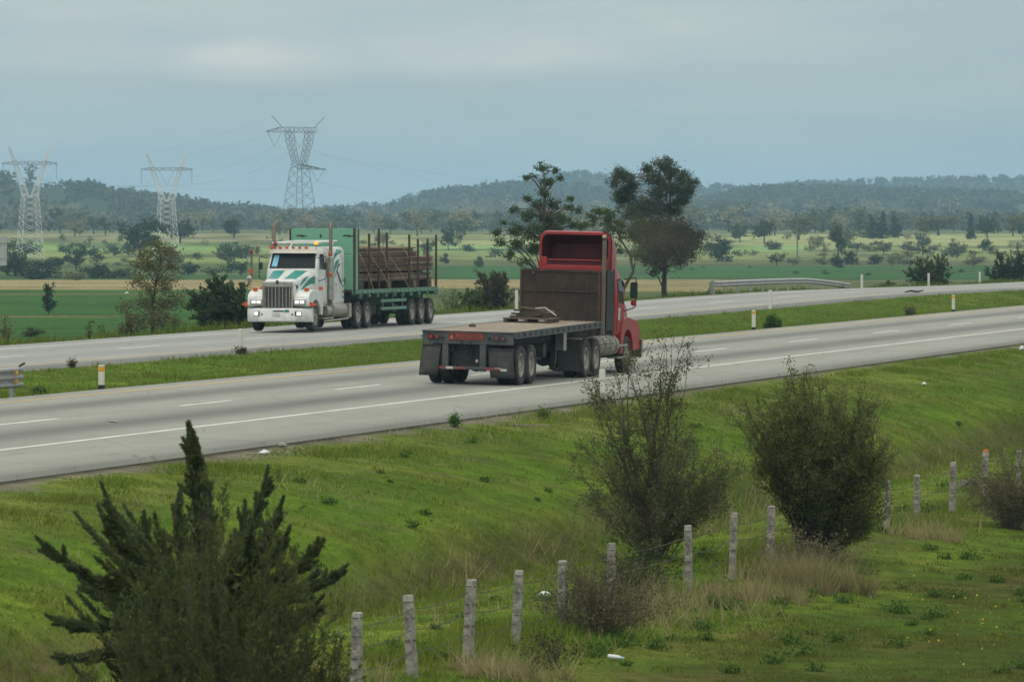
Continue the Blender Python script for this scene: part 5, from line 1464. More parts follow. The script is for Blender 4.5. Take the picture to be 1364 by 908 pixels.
# belts of hazy trees and scrub that nothing tells apart
rr = random.Random(11)
used = [(q[0], q[2]) for q in T]
def belt(n, x0, x1, y0, y1, h0, h1, kinds, leaves, label, group, name, wr=(.8, 1.5), cat='tree', nn=300):
    k = 0; tries = 0
    while k < n and tries < n * 6:
        tries += 1
        px = rr.uniform(x0, x1); yb = rr.uniform(y0, y1); h = rr.uniform(h0, h1)
        if any(abs(px - a) < 14 and abs(yb - b) < 12 for a, b in used[:44]): continue
        w = h * rr.uniform(*wr)
        put_tree(name, px, yb - h, yb, w, rr.choice(kinds), rr.choice(leaves), label, cat, group, False, rr.randrange(3), nn)
        k += 1
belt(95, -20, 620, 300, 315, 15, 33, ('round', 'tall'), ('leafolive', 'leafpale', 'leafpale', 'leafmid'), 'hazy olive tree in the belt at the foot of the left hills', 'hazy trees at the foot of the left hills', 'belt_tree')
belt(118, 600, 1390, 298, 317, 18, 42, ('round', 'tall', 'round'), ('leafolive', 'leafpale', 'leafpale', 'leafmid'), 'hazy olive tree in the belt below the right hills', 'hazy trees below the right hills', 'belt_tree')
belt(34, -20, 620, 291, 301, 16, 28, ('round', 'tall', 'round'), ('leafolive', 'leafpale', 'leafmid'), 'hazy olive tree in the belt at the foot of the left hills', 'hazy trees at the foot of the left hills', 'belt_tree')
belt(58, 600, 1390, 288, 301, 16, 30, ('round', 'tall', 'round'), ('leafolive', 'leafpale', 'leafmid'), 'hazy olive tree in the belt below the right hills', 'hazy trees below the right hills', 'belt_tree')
belt(30, -15, 330, 338, 369, 13, 28, ('bush', 'round', 'bush'), ('leafdark', 'leafmid', 'leafdark', 'leafolive'), 'bush of the broken hedgerow behind the tan stubble on the left', 'hedgerow behind the tan stubble', 'hedge_bush', (.9, 1.6), 'bush', 420)
belt(16, 420, 720, 322, 352, 9, 22, ('bush', 'round'), ('leafmid', 'leafolive', 'leafdark'), 'scattered bush on the plain behind the pipe trailer', 'bushes on the plain behind the pipe trailer', 'field_bush', (.9, 1.4), 'bush', 420)
belt(34, 880, 1395, 322, 356, 9, 24, ('bush', 'round', 'bush'), ('leafmid', 'leafolive', 'leafdark', 'leafolive'), 'bush of the broken hedgerows beyond the far guardrail', 'hedgerows beyond the far guardrail', 'hedge_bush', (.9, 1.6), 'bush', 420)
belt(46, -10, 560, 318, 338, 5, 12, ('bush',), ('leafolive', 'leafpale', 'leafmid'), 'small scrub bush dotted over the left plain', 'scrub dotted over the left plain', 'scrub_bush', (.7, 1.25), 'bush', 300)
belt(70, 890, 1390, 318, 342, 5, 13, ('bush',), ('leafolive', 'leafpale', 'leafolive'), 'small scrub bush dotted over the right plain', 'scrub dotted over the right plain', 'scrub_bush', (.7, 1.25), 'bush', 300)
belt(16, 0, 300, 348, 370, 6, 12, ('bush',), ('leafdark', 'leafmid'), 'low dark scrub bush along the stubble edge', 'dark scrub along the stubble edge', 'scrub_bush', (1.1, 1.8), 'bush', 300)
belt(14, 900, 1364, 350, 368, 4, 8, ('bush',), ('leafdark', 'leafmid'), 'low dark scrub bush beyond the far guardrail', 'dark scrub beyond the far guardrail', 'scrub_bush', (1.1, 1.8), 'bush', 300)
for px, yt, yb, w, lab in ((61, 240, 250, 9, 'small round tree on the bare hilltop right of the big hilltop tree'), (40, 216, 249, 25, 'big round tree on the bare hilltop behind the leftmost pylon'), (88, 237, 253, 17, 'dark tree clump on the hilltop right of the small round tree'), (103, 243, 257, 16, 'lower dark tree clump further right on the hilltop'), (152, 254, 262, 20, 'dark tree clump on the hill above the tan bare patch')):
    b = at(px, yb, 3300); b.z = gz(b.x, b.y); yb2 = YH - (b.z - CZ) * F / b.y
    put_tree('hilltop_tree', px, yb2 - (yb - yt), yb2, w, 'round' if w < 24 else 'tall', 'leafolive' if w > 20 else 'leafdark', lab, 'tree', None, False, 1, 420, loc=b)
# small far houses and a thin pole
for px, py, w, lab in ((474, 283, 9, 'tiny white house with brown roof on the hazy slope behind the pipe trailer'), (492, 283, 9, 'tiny pale house right of its white neighbour on the hazy slope')):
    b = at(px, py, 3600); b.z = gz(b.x, b.y) ; w_ = w * b.y / F
    q = MB(); q.bb(-w_ / 2, w_ / 2, -2, 2, -1, 2.6); h = q.build('house', M['plaster'], None, loc=b)
    r = MB(); r.prism([(-2.4, 2.61), (2.4, 2.61), (0, 3.8)], -w_ / 2 - .3, w_ / 2 + .3, 'x'); r.build('roof', M['roofbrown'], h)
    d_ = MB(); d_.bb(-.5, .4, -2.05, -2.003, -.9, 1.2); d_.build('door', M['wooddark'], h); d_ = MB(); d_.bb(1.0, 1.8, -2.05, -2.003, .4, 1.4); d_.build('window', M['glass'], h)
    tag(h, lab, 'house')
b = ground_hit(1062, 345, 300)
q = MB(); q.tube([(0, 0, -.3), (0, 0, 55 * b.y / F)], [.16, .12], 8); o = q.build('utility_pole', M['stack'], None, True, loc=b); tag(o, 'thin pale utility pole standing on the plain above the guardrail', 'pole')
q = MB(); q.bb(-.9, .9, -.05, .05, 50 * b.y / F, 50 * b.y / F + .15); q.build('cross_arm', M['wood'], o)

# woods on the hills: one mass
def hill_woods():
    rng = np.random.default_rng(4)
    P = []
    for D, wd, cr in HILLS:
        n = 3300 if D > 3600 else 2600
        az = rng.uniform(-380, 1750, n); d = D - wd * (rng.uniform(0, 1, n) ** 1.5) * 1.02 + 25
        P.append(np.stack([az, d], 1))
    n = 420
    P.append(np.stack([rng.uniform(-380, 1750, n), rng.uniform(1900, 2700, n)], 1))
    P = np.concatenate(P)
    X = (P[:, 0] - 682) / F * P[:, 1]; Y = P[:, 1]
    t, p = TP(X, Y)
    z = ground_z(t, p)
    py = YH - (z - CZ) * F / Y
    clear = fbm(X * .012, z * .10 + Y * .0012, 55)
    left = P[:, 0] < 560
    keep = (py < 312) & ((clear < np.where(left, .57, .80)) | (rng.uniform(0, 1, len(X)) < .12))
    # the bare hilltop behind the first pylon
    keep &= ~left | (rng.uniform(0, 1, len(X)) < .55)
    keep &= ~((P[:, 0] > 20) & (P[:, 0] < 90) & (np.abs(Y - 3250) < 260))
    X, Y, z = X[keep], Y[keep], z[keep]
    n = len(X); k = 46
    protos = []
    for s in range(6):
        r2 = np.random.default_rng(100 + s)
        c = crown_points(r2, blob_crown(r2, 'round' if s < 4 else 'tall'), k, 6, .4)
        protos.append(cards(r2, c, .22, .75)[0])
    protos = np.stack(protos)
    h = rng.uniform(4.0, 9.5, n) * np.where(Y > 3600, 1.15, 1.25); w = h * rng.uniform(.9, 1.6, n)
    sel = rng.integers(0, 6, n); a = rng.uniform(0, 2 * PI, n)
    L = protos[sel]
    ca, sa = np.cos(a)[:, None], np.sin(a)[:, None]
    lx = (L[..., 0] * ca - L[..., 1] * sa) * w[:, None] + X[:, None]
    ly = (L[..., 0] * sa + L[..., 1] * ca) * w[:, None] + Y[:, None]
    lz = (L[..., 2] - .18) * h[:, None] + z[:, None]
    V = np.stack([lx, ly, lz], -1).reshape(-1, 3)
    o = link('woods', mesh_np('woods', V, np.arange(len(V)).reshape(-1, 4), [M['woods']]))
    tag(o, 'hazy bluish woods covering the far hills and ridges', 'woods', None, 'stuff')
    print('woods', n)
hill_woods()
#PART4
# ---- trees by the far verge, shaped after the photograph and given real depth
def shaped_tree(name, d, base_px, trunk_px, clumps_px, ox, oy, s, n, lsz, leaf, bark, label, r0, seed, aspect=.6, sub=9, spread=.33, rk=1.0):
    rng = np.random.default_rng(seed)
    g = lambda x, y: at(ox + x / s, oy + y / s, d)
    b = at(base_px[0], base_px[1], d)
    t, p = TP(b.x, b.y)
    b.z = gz(b.x, b.y)
    root = empty(name, b); tag(root, label, 'tree')
    cl = []
    for x, y, r in clumps_px:
        c = g(x, y) - b; R = r / s * d / F * rk
        dep = rng.uniform(-1, 1) * 1.1
        cl.append((c.x, c.y + dep, c.z, R, R, R * .8))
    V, Fq = cards(rng, crown_points(rng, cl, n, sub, spread), lsz, aspect)
    mb = MB()
    pts = [Vector((0, 0, -.3))] + [g(x, y) - b for x, y in trunk_px]
    k = len(pts)
    mb.tube(pts, [r0 * (1 - .75 * i / (k - 1)) for i in range(k)], 7)
    P = [Vector(q) for q in pts[1:]]
    for c in cl:
        c = Vector(c[:3])
        q = min(P, key=lambda a: (a - c).length + max(0, a.z - c.z + .3) * 2)
        mid = q.lerp(c, .55) + Vector((0, 0, .12 * (c - q).length))
        mb.tube([q, mid, c], [r0 * .32, r0 * .2, r0 * .06], 5)
        for j in range(3):
            e = c + Vector(rng.normal(size=3)) * .16 * (c - q).length
            mb.tube([mid.lerp(c, .6), e], [r0 * .10, r0 * .03], 4)
    mb.build('trunk', M[bark], root, True)
    link('crown', mesh_np('crown', V, Fq, [M[leaf]]), root)
    return root
shaped_tree('pine_tree', 268, (718, 420), [(415, 640), (420, 480), (425, 380), (428, 270), (425, 180)],
    [(415, 150, 38), (470, 160, 26), (500, 195, 24), (345, 190, 26), (440, 215, 40), (380, 185, 18), (430, 265, 36), (350, 290, 28), (400, 320, 44), (470, 310, 44), (545, 288, 24), (590, 340, 28), (540, 330, 30), (290, 335, 30), (350, 370, 46), (430, 380, 60), (510, 380, 46), (240, 400, 20), (200, 440, 32), (290, 430, 46), (380, 440, 60), (470, 450, 66), (560, 410, 32), (220, 485, 34), (300, 500, 46), (380, 520, 50), (270, 545, 36), (605, 405, 34), (460, 520, 60), (330, 575, 36)],
    600, 180, 3.41, 13500, .12, 'leafpine', 'bark', 'loose open pine with tufted branches behind the red truck', .17, 21, .45, 11, .42, .80)
shaped_tree('eucalyptus_tree', 300, (887, 402), [(970, 690), (978, 560), (985, 420), (995, 330), (1000, 240)],
    [(760, 180, 40), (800, 190, 34), (735, 215, 28), (820, 235, 40), (780, 250, 40), (800, 300, 46), (770, 290, 30), (905, 150, 36), (960, 140, 40), (990, 125, 26), (1000, 170, 46), (1050, 190, 40), (1090, 215, 30), (930, 195, 46), (1010, 235, 50), (1060, 250, 40), (1085, 260, 24), (950, 260, 46), (1040, 300, 36), (900, 310, 44), (860, 340, 50), (940, 340, 46), (820, 350, 46), (1010, 350, 40), (1070, 300, 22)],
    600, 180, 3.41, 24000, .125, 'leafeuc', 'barkpale', 'tall grey-green eucalyptus with two airy crowns behind the red cab', .20, 22, .42, 14, .46, 1.0)
shaped_tree('broad_tree', 292, (886, 404), [(968, 700), (972, 620), (975, 560), (985, 500)],
    [(870, 440, 60), (930, 420, 60), (1000, 415, 56), (1060, 445, 60), (1110, 480, 46), (1090, 530, 46), (1020, 500, 70), (940, 500, 70), (880, 520, 56), (960, 570, 52), (1040, 560, 46), (900, 570, 40), (1130, 450, 24), (925, 620, 26)],
    600, 180, 3.41, 15000, .13, 'leafbroad', 'barkdark', 'broad dense brownish tree in front of the tall eucalyptus', .17, 23, .55, 12, .62, .88)
shaped_tree('leaning_tree', 285, (826, 410), [(785, 700), (830, 620), (815, 540), (770, 470), (750, 400)],
    [(740, 420, 46), (780, 400, 40), (800, 460, 46), (850, 400, 46), (850, 470, 40), (720, 470, 40), (760, 520, 36), (850, 540, 34), (700, 390, 40), (690, 350, 46), (640, 380, 40), (735, 345, 36)],
    600, 180, 3.41, 4200, .12, 'leafmid', 'bark', 'thin leaning tree with pale loose foliage between pine and eucalyptus', .12, 24, .6, 8, .3)
shaped_tree('slim_tree', t_of(205, 66) * CT + 66 * ST, (205, 440), [(575, 840), (578, 760), (590, 700), (610, 620), (600, 560)],
    [(600, 560, 30), (560, 590, 36), (640, 590, 40), (530, 640, 36), (590, 640, 40), (660, 640, 30), (520, 700, 36), (620, 700, 46), (560, 720, 30), (480, 790, 30), (640, 770, 50), (540, 780, 40), (600, 830, 60), (520, 850, 40), (650, 850, 36)],
    0, 130, 2.838, 7500, .10, 'leafolive', 'barkdark', 'slim sparse roadside tree with thin foliage in front of the green field', .08, 25, .5, 9, .55)

# ---- shrubs grown from many stems
def shrub(name, base, ends, leaves_per_twig, lsz, leaf, bark, label, seed, twigs=9, twl=(.2, .5), r0=.02, up=.55, cat='shrub', start=.3, rb=.14, jit=.9, extra=0, aspect=.5, group=None, leafless=.0, lvis=True):
    rng = np.random.default_rng(seed)
    mb = MB(); C = []; A = []
    for e in ends:
        e = np.array(e); L = np.linalg.norm(e)
        b = rng.normal(size=3) * rb * np.array([1, 1, 0]); b[2] = -.1
        ctl = np.array([e[0] * .30, e[1] * .30, e[2] * up]) + rng.normal(size=3) * .06 * L
        k = 8; u = np.linspace(0, 1, k)[:, None]
        q = (1 - u) ** 2 * b + 2 * u * (1 - u) * ctl + u ** 2 * e
        q[1:-1] += rng.normal(size=(k - 2, 3)) * .012 * L
        rr_ = r0 * (.6 + .5 * L / 3.5)
        mb.tube(q, [rr_ * (1 - .85 * i / (k - 1)) for i in range(k)], 5, False)
        for j in range(twigs):
            s = start + (1 - start) * rng.uniform() ** .8
            i = min(int(s * (k - 1)), k - 2); f = s * (k - 1) - i
            o = q[i] * (1 - f) + q[i + 1] * f
            d = unit((q[i + 1] - q[i]))
            tw = unit(d * .8 + rng.normal(size=3) * .62 + np.array([0, 0, .15]))
            l = rng.uniform(*twl) * (1.15 - .4 * s)
            m = o + tw * l * .5 + rng.normal(size=3) * .02; en = o + tw * l + np.array([0, 0, .04])
            mb.tube([o, m, en], [rr_ * .28, rr_ * .18, rr_ * .07], 3, False)
            if rng.uniform() < leafless: continue
            n = rng.poisson(leaves_per_twig)
            w = rng.uniform(.15, 1.08, n)[:, None]
            C.append(o * (1 - w) + en * w + rng.normal(size=(n, 3)) * .05); A.append(np.repeat(tw[None], n, 0))
    root = empty(name, base); tag(root, label, cat, group)
    mb.build('stems', M[bark], root, True)
    C = np.concatenate(C); A = np.concatenate(A)
    V, Fq = cards(rng, C, lsz, aspect, A, jit)
    link('leaves', mesh_np('leaves', V, Fq, [M[leaf]]), root)
    return root
def fan(rng, n, hw, h, cz=.55, top=0, zmin=.35, skew=0.0, power=.55):
    out = []
    while len(out) < n:
        v = rng.normal(size=3); v /= np.linalg.norm(v)
        v *= rng.uniform(0, 1) ** (power / 1.5)
        e = np.array([v[0] * hw, v[1] * hw, h * cz + v[2] * h * (1 - cz)])
        if e[2] < zmin * h: continue
        e[0] += skew * e[2] / h
        out.append(e)
    for k in range(top):
        out.append(np.array([rng.normal() * hw * .16 + skew, rng.normal() * hw * .16, h * rng.uniform(.86, 1.06)]))
    return out
rg = np.random.default_rng(8)
def by_px(px, p):
    t = t_of(px, p); w = W(t, p); return Vector((w.x, w.y, gz(w.x, w.y)))
b = by_px(866, 21.3)
e2 = fan(rg, 60, 1.60, 2.9, .50, 0, .26, 0, .40)
for k in range(12): e2.append(np.array([rg.normal() * .38 - .02, rg.normal() * .35, rg.uniform(3.1, 4.25)]))
for k in range(5): e2.append(np.array([-.7 + rg.normal() * .3, rg.normal() * .4, rg.uniform(2.7, 3.3)]))
for k in range(6): e2.append(np.array([1.25 + rg.normal() * .22, rg.normal() * .4, rg.uniform(1.2, 2.4)]))
shrub('sparse_shrub', b, e2, 30, .050, 'leafsparse', 'bark', 'tall sparse twiggy shrub with bare pointed top, in front of the red cab', 31, 13, (.25, .62), .019, .55, start=.28)
b = by_px(1088, 18.7)
e3 = []
while len(e3) < 120:          # a rounded dome
    v = rg.normal(size=3); v /= np.linalg.norm(v)
    if v[2] < -.55: continue
    k = rg.uniform(.62, 1.06)
    e3.append(np.array([v[0] * 1.30 * k - .10, v[1] * 1.15 * k, 2.10 + v[2] * 1.15 * k]))
for k in range(44): e3.append(np.array([.45 + rg.uniform(0, 1.05), rg.normal() * .45, rg.uniform(.55, 2.0)]))
for k in range(24): e3.append(np.array([-.95 + rg.normal() * .28, rg.normal() * .5, rg.uniform(2.3, 3.2)]))
for k in range(14): e3.append(np.array([.6 + rg.normal() * .3, rg.normal() * .5, rg.uniform(2.5, 3.25)]))
for k in range(4): e3.append(np.array([-.25 + rg.normal() * .3, rg.normal() * .4, rg.uniform(3.3, 3.5)]))
shrub('dense_shrub', b, e3, 26, .052, 'leafbush', 'barkdark', 'tall dense rounded dark green shrub with many stems by the fence', 32, 14, (.18, .42), .020, .5, start=.32)
b = by_px(1348, 17.2)
shrub('brown_brush', b, fan(rg, 120, 1.45, 2.0, .5, 0, .2), 13, .045, 'leafbrush', 'bark', 'brown twiggy brush around the last fence post at the right edge', 33, 8, (.15, .35), .009, .5)
b = by_px(800, 18.4)
shrub('brown_brush', b, fan(rg, 95, 1.25, 1.30, .5, 0, .15), 11, .045, 'leafbrush', 'bark', 'brown half-bare brush around the fence post below the sparse shrub', 34, 8, (.15, .4), .009, .5, leafless=.2)
b = by_px(1085, 18.0)
shrub('brown_brush', b, fan(rg, 60, 1.0, .85, .5, 0, .15), 9, .045, 'leafbrush', 'bark', 'low brown brush mixed with straw at the foot of the dense shrub', 37, 8, (.15, .35), .008, .5, leafless=.2)
b = by_px(845, 19.6)
shrub('green_undergrowth', b, fan(rg, 30, .75, .95, .5, 0, .25), 14, .055, 'leafmid', 'bark', 'fresh green low bush at the foot of the sparse shrub', 35, 7, (.15, .35), .008, .5)
b = by_px(730, 17.9)
shrub('dry_brush', b, fan(rg, 20, .5, .55, .5, 0, .25), 5, .05, 'leafbrown', 'bark', 'low brown brush at the foot of the speckled fence post', 36, 6, (.1, .3), .007, .5)

# shrubs on the far verge
def verge(px, p, wpx, hpx, label, leaf, lpt, seed, n=26, lsz=.12, twigs=8, name='verge_bush', leafless=0, bark='barkdark', cz=.5):
    b = by_px(px, p); s = b.y / F
    shrub(name, b, fan(np.random.default_rng(seed), n, wpx * s / 2 * .84, hpx * s * .86, cz, 0, .2), lpt, lsz, leaf, bark, label, seed, twigs, (.10 * hpx * s, .26 * hpx * s), .006 + .004 * hpx * s, .45, 'bush', .2, leafless=leafless, rb=.05 * wpx * s)
verge(300, 66.5, 108, 92, 'big dark dense bush on the verge beside the oncoming white truck', 'leafbigbush', 46, 41, 60, .13, 13)
verge(120, 65.5, 26, 32, 'thin bare twiggy bush left of its twin on the left verge', 'leafmid', 3, 42, 9, .10, 5)
verge(137, 65.5, 20, 30, 'thin bare twiggy bush right of its twin on the left verge', 'leafmid', 3, 43, 8, .10, 5)
verge(5, 65.5, 24, 62, 'thin dark bush at the left edge of the far verge', 'leafolive', 5, 44, 9, .12, 6)
verge(172, 65.5, 36, 40, 'brown bush at the foot of the slim roadside tree', 'leafolive', 9, 45, 16, .12, 7)
verge(600, 66.0, 56, 62, 'bare dark twiggy bush behind the tail of the pipe trailer', 'leafmid', 4, 46, 20, .11, 8, leafless=.4)
verge(628, 66.5, 50, 44, 'low green leafy bush behind the bare twiggy bush', 'leafmid', 22, 47, 26, .14, 9)
verge(660, 67.5, 70, 74, 'large brownish bush left of the rusty headboard', 'leafbrown', 26, 48, 40, .14, 10)
verge(1238, 67.5, 84, 64, 'leafy dark bush behind the middle far marker post', 'leafmid', 24, 49, 40, .16, 10)
verge(1345, 68, 92, 64, 'wide dark bush at the right edge of the far verge', 'leafdark', 30, 50, 44, .16, 10)
verge(1180, 66, 24, 20, 'small dark bush right of the sloping guardrail end', 'leafdark', 22, 51, 14, .14, 8)
verge(945, 66.5, 30, 18, 'low grassy bush under the near end of the far guardrail', 'leafmid', 14, 52, 12, .14, 7)
verge(1029, 43.4, 28, 20, 'round green bush on the median beside the amber-banded post', 'weed', 22, 53, 22, .09, 8)
verge(52, 43.4, 32, 10, 'low dark weed bush by the cut-off guardrail end', 'weed', 16, 54, 16, .07, 7)
verge(1212, 44.0, 26, 16, 'faint greyish weed tuft on the median before the lone amber post', 'leafolive', 14, 55, 14, .08, 7)
verge(320, 52.0, 22, 9, 'dry weeds round the foot of the plain white marker post', 'leafbrown', 6, 56, 14, .06, 6)
verge(96, 52.0, 14, 12, 'small dry weed on the median edge of the far road', 'leafbrown', 8, 57, 10, .05, 6)
verge(607, 30.0, 22, 24, 'small upright weed at the near road edge below the trailer tail', 'weed', 10, 58, 9, .05, 6)
verge(724, 29.6, 30, 20, 'low weed tuft at the near road edge left of the black-footed marker', 'weed', 8, 59, 12, .05, 6)

# ---- juniper and the feathery shrub in front of it
def plume(rng, b, tip, width, n, bow, C, A, S, mb):
    b = np.array(b); tip = np.array(tip); L = np.linalg.norm(tip - b)
    ctl = (b + tip) / 2 + np.array(bow)
    def ax(u): u = u[:, None]; return (1 - u) ** 2 * b + 2 * u * (1 - u) * ctl + u ** 2 * tip
    n = int(n * 1.9); u = rng.uniform(.12, 1, n) ** .85
    tan = unit(ax(np.clip(u + .02, 0, 1.02)) - ax(u - .02))
    rad = unit(np.cross(tan, rng.normal(size=(n, 3))))
    r = width * np.power(1 - u * .97, .75) * np.sqrt(rng.uniform(0, 1, n))
    lump = .72 + .42 * np.sin(u * L * 26 + 2.5 * np.sin(np.arctan2(rad[:, 1], rad[:, 0]) * 2) + rng.uniform(0, 6))
    C.append(ax(u) + rad * (r * lump)[:, None]); A.append(unit(tan * .95 + rad * .65 + np.array([0, 0, .12]))); S.append(rng.uniform(.04, .095, n) * (1.1 - .35 * u))
    q = ax(np.linspace(0, .95, 7)); mb.tube(q, [.035 * (1 - .8 * k / 6) * min(1, L / 2.5) for k in range(7)], 5, False)
def juniper():
    rng = np.random.default_rng(61)
    d = 50.0; bx = at(262, 900, d); zb = gz(bx.x, bx.y); base = np.array([bx.x, bx.y, zb])
    C, A, S = [], [], []; mb = MB()
    g = lambda px, py, dd=0: np.array(at(262 + (px - 262) * .95, py + 6, d + dd)) - base
    trunk = [np.array([0, 0, -.2]), g(268, 860) * np.array([1, 0, 1]), g(272, 700), g(262, 600)]
    mb.tube(trunk, [.13, .10, .06, .02], 8)
    plume(rng, g(280, 800), g(250, 556), .17, 2600, (.06, 0, .0), C, A, S, mb)
    plume(rng, g(276, 700), g(256, 566), .11, 1200, (.05, 0, .0), C, A, S, mb)
    tips = [(128, 636, .13, 0), (123, 664, .12, .3), (36, 708, .13, -.2), (50, 812, .13, .3), (58, 868, .12, -.3), (188, 674, .09, .4), (362, 614, .12, .2), (384, 654, .12, -.3), (393, 694, .12, .4), (440, 711, .12, 0), (474, 745, .13, .3), (432, 752, .11, -.4), (440, 800, .12, .4), (330, 660, .12, .5), (215, 700, .11, -.5), (160, 720, .12, .6), (95, 760, .12, .5), (415, 770, .12, .8), (240, 640, .12, .6), (340, 690, .12, -.6)]
    for px, py, w, dd in tips:
        tip = g(px, py, dd)
        b0 = g(265 + (px - 265) * .18, 790 + (py - 700) * .25, dd * .3)
        out = np.sign(px - 262)
        ctl_ = np.array((out * .16, 0, -.20)); w *= .72
        plume(rng, b0, tip, w, 1100, ctl_, C, A, S, mb)
        for k in range(20):          # short side sprays
            u = rng.uniform(.22, .86); o = (1 - u) ** 2 * b0 + 2 * u * (1 - u) * ((b0 + tip) / 2 + ctl_) + u ** 2 * tip
            dr = unit(unit(tip - b0) + rng.normal(size=3) * .34 + np.array([0, 0, .10])); L = rng.uniform(.14, .30) * (1.2 - .75 * u)
            plume(rng, o, o + dr * L, .038, 90, (0, 0, -.01), C, A, S, mb)
    b0, tip = g(280, 800), g(250, 556)
    for k in range(46):
        u = rng.uniform(.30, .90); o = b0 + (tip - b0) * u
        dr = unit(np.array([rng.normal() * .55, rng.normal() * .55, .8])); L = rng.uniform(.20, .40) * (1.25 - 1.1 * u)
        plume(rng, o, o + dr * L, .055 * (1.2 - .8 * u), 110, (0, 0, -.01), C, A, S, mb)
    for k in range(170):             # the body of the bush
        a = rng.uniform(0, 2 * PI); z0 = rng.uniform(.6, 2.7)
        o = np.array([rng.normal() * .15, rng.normal() * .15, z0])
        e = o + np.array([math.cos(a) * rng.uniform(.5, 1.15), math.sin(a) * rng.uniform(.5, 1.0), rng.uniform(.45, 1.1)])
        plume(rng, o, e, .15, 330, (0, 0, -.1), C, A, S, mb)
    root = empty('juniper_bush', base); tag(root, 'dark juniper with pointed upswept branches in the near left corner', 'juniper')
    mb.build('stems', M['bark'], root, True)
    C, A, S = np.concatenate(C), np.concatenate(A), np.concatenate(S)
    V, Fq = cards(rng, C, S, .26, A, .28)
    link('sprays', mesh_np('sprays', V, Fq, [M['juniper']]), root)
    # feathery olive shrub
    d2 = 47.3; q = at(292, 900, d2); zb = gz(q.x, q.y); base = np.array([q.x, q.y, zb]); rng = np.random.default_rng(62)
    C, A, S = [], [], []; mb = MB()
    H = 3.85; hw = 1.22
    for k in range(240):
        a = rng.uniform(0, 2 * PI); rr_ = math.sqrt(rng.uniform()) * hw
        top = H * (1 - .34 * (rr_ / hw) ** 2.0) * rng.uniform(.66, 1.03) * (1 + .10 * math.sin(a * 3 + 1))
        e = np.array([math.cos(a) * rr_, math.sin(a) * rr_ * .8, top])
        o = np.array([e[0] * .35, e[1] * .35, .3])
        mb.tube([o * np.array([1, 1, -.5]), (o + e) / 2 + np.array([e[0], e[1], 0]) * .1, e], [.012, .007, .002], 4, False)
        for s in range(15):          # feathery sprigs along the stem
            u = rng.uniform(.30, 1.0); P = o + (e - o) * u + np.array([e[0], e[1], 0]) * math.sin(u * PI) * .10
            dr = unit(unit(e - o) + rng.normal(size=3) * .42); L = rng.uniform(.16, .34) * (1.15 - .45 * u)
            n = 26; w_ = rng.uniform(0, 1, n)
            C.append(P + dr * (w_ * L)[:, None] + rng.normal(size=(n, 3)) * (.030 * (1.15 - w_))[:, None]); A.append(np.repeat(dr[None], n, 0)); S.append(rng.uniform(.03, .075, n))
    root = empty('feathery_shrub', base); tag(root, 'rounded feathery olive-brown shrub in front of the pointed juniper', 'shrub')
    mb.build('stems', M['bark'], root, True)
    V, Fq = cards(rng, np.concatenate(C), np.concatenate(S), .24, np.concatenate(A), .55)
    link('sprays', mesh_np('sprays', V, Fq, [M['feather']]), root)
juniper()

# ------------------------------------------------------------------ grass
def blades(name, n, prange, trange, hfun, mats, label, seed, wid=.016, dens=None, cat='grass', lean=.45):
    rng = np.random.default_rng(seed)
    p = rng.uniform(*prange, n); t = rng.uniform(0, 1, n) ** 1.15 * (trange[1] - trange[0]) + trange[0]
    X = t * ST - p * CT; d = t * CT + p * ST
    az = 682 + F * X / d
    k = (az > -170) & (az < 1560)
    if dens is not None: k &= rng.uniform(0, 1, n) < dens(t, p)
    t, p, X, d = t[k], p[k], X[k], d[k]; n = len(t)
    z = ground_z(t, p) - .015
    py = YH - (z + .5 - CZ) * F / d
    k = py < 960; t, p, X, d, z = t[k], p[k], X[k], d[k], z[k]; n = len(t)
    h = hfun(t, p, rng)
    a = rng.uniform(0, 2 * PI, n); w = wid * rng.uniform(.6, 1.4, n)
    B = np.stack([X, d, z], 1)
    side = np.stack([np.cos(a), np.sin(a), np.zeros(n)], 1) * w[:, None]
    tip = B + np.stack([rng.normal(size=n) * lean * h, rng.normal(size=n) * lean * h, h], 1)
    V = np.stack([B - side, B + side, tip], 1).reshape(-1, 3)
    o = link(name, mesh_np(name, V, np.arange(3 * n).reshape(n, 3), [mats]))
    tag(o, label, cat, None, 'stuff')
    print(name, n)
def h_near(t, p, rng):
    f = fbm(t * .5, p * .6, 91); g = fbm(t * 1.6, p * 1.8, 92)
    base = .035 + .045 * sstep(.45, .75, f) + .07 * sstep(.62, .82, g)
    fence = np.exp(-((p - 19.2) / .9) ** 2) * .22 * sstep(.4, .65, f) + np.exp(-((p - 23.4) / .7) ** 2) * .10
    verge_ = np.exp(-((p - 29.3) / .7) ** 2) * .09 * sstep(.4, .6, f)
    return (base + fence + verge_) * rng.uniform(.5, 1.3, len(t))
def d_near(t, p):
    f = fbm(t * .8, p * .9, 93)
    return (.45 + .55 * sstep(.3, .6, f)) * (1 - sstep(29.6, 30.3, p + (f - .5)))
blades('grass', 500000, (17.2, 30.4), (46, 215), h_near, M['blade'], 'short green grass of the bank below the road', 71, .015, d_near)
blades('grass', 200000, (10.3, 17.8), (44, 130), lambda t, p, r: h_near(t, p, r) * .8, M['blademeadow'], 'olive grass of the rough meadow in the near right corner', 75, .013, lambda t, p: d_near(t, p) * (1 - sstep(16.6, 17.8, p + fbm(t * .6, p * .6, 97) - .5)))
blades('grass', 120000, (42.5, 52.0), (95, 330), lambda t, p, r: (.06 + .12 * sstep(.5, .8, fbm(t * .6, p * .7, 94))) * r.uniform(.5, 1.3, len(t)), M['blade'], 'green grass of the strip between the two carriageways', 72, .024)
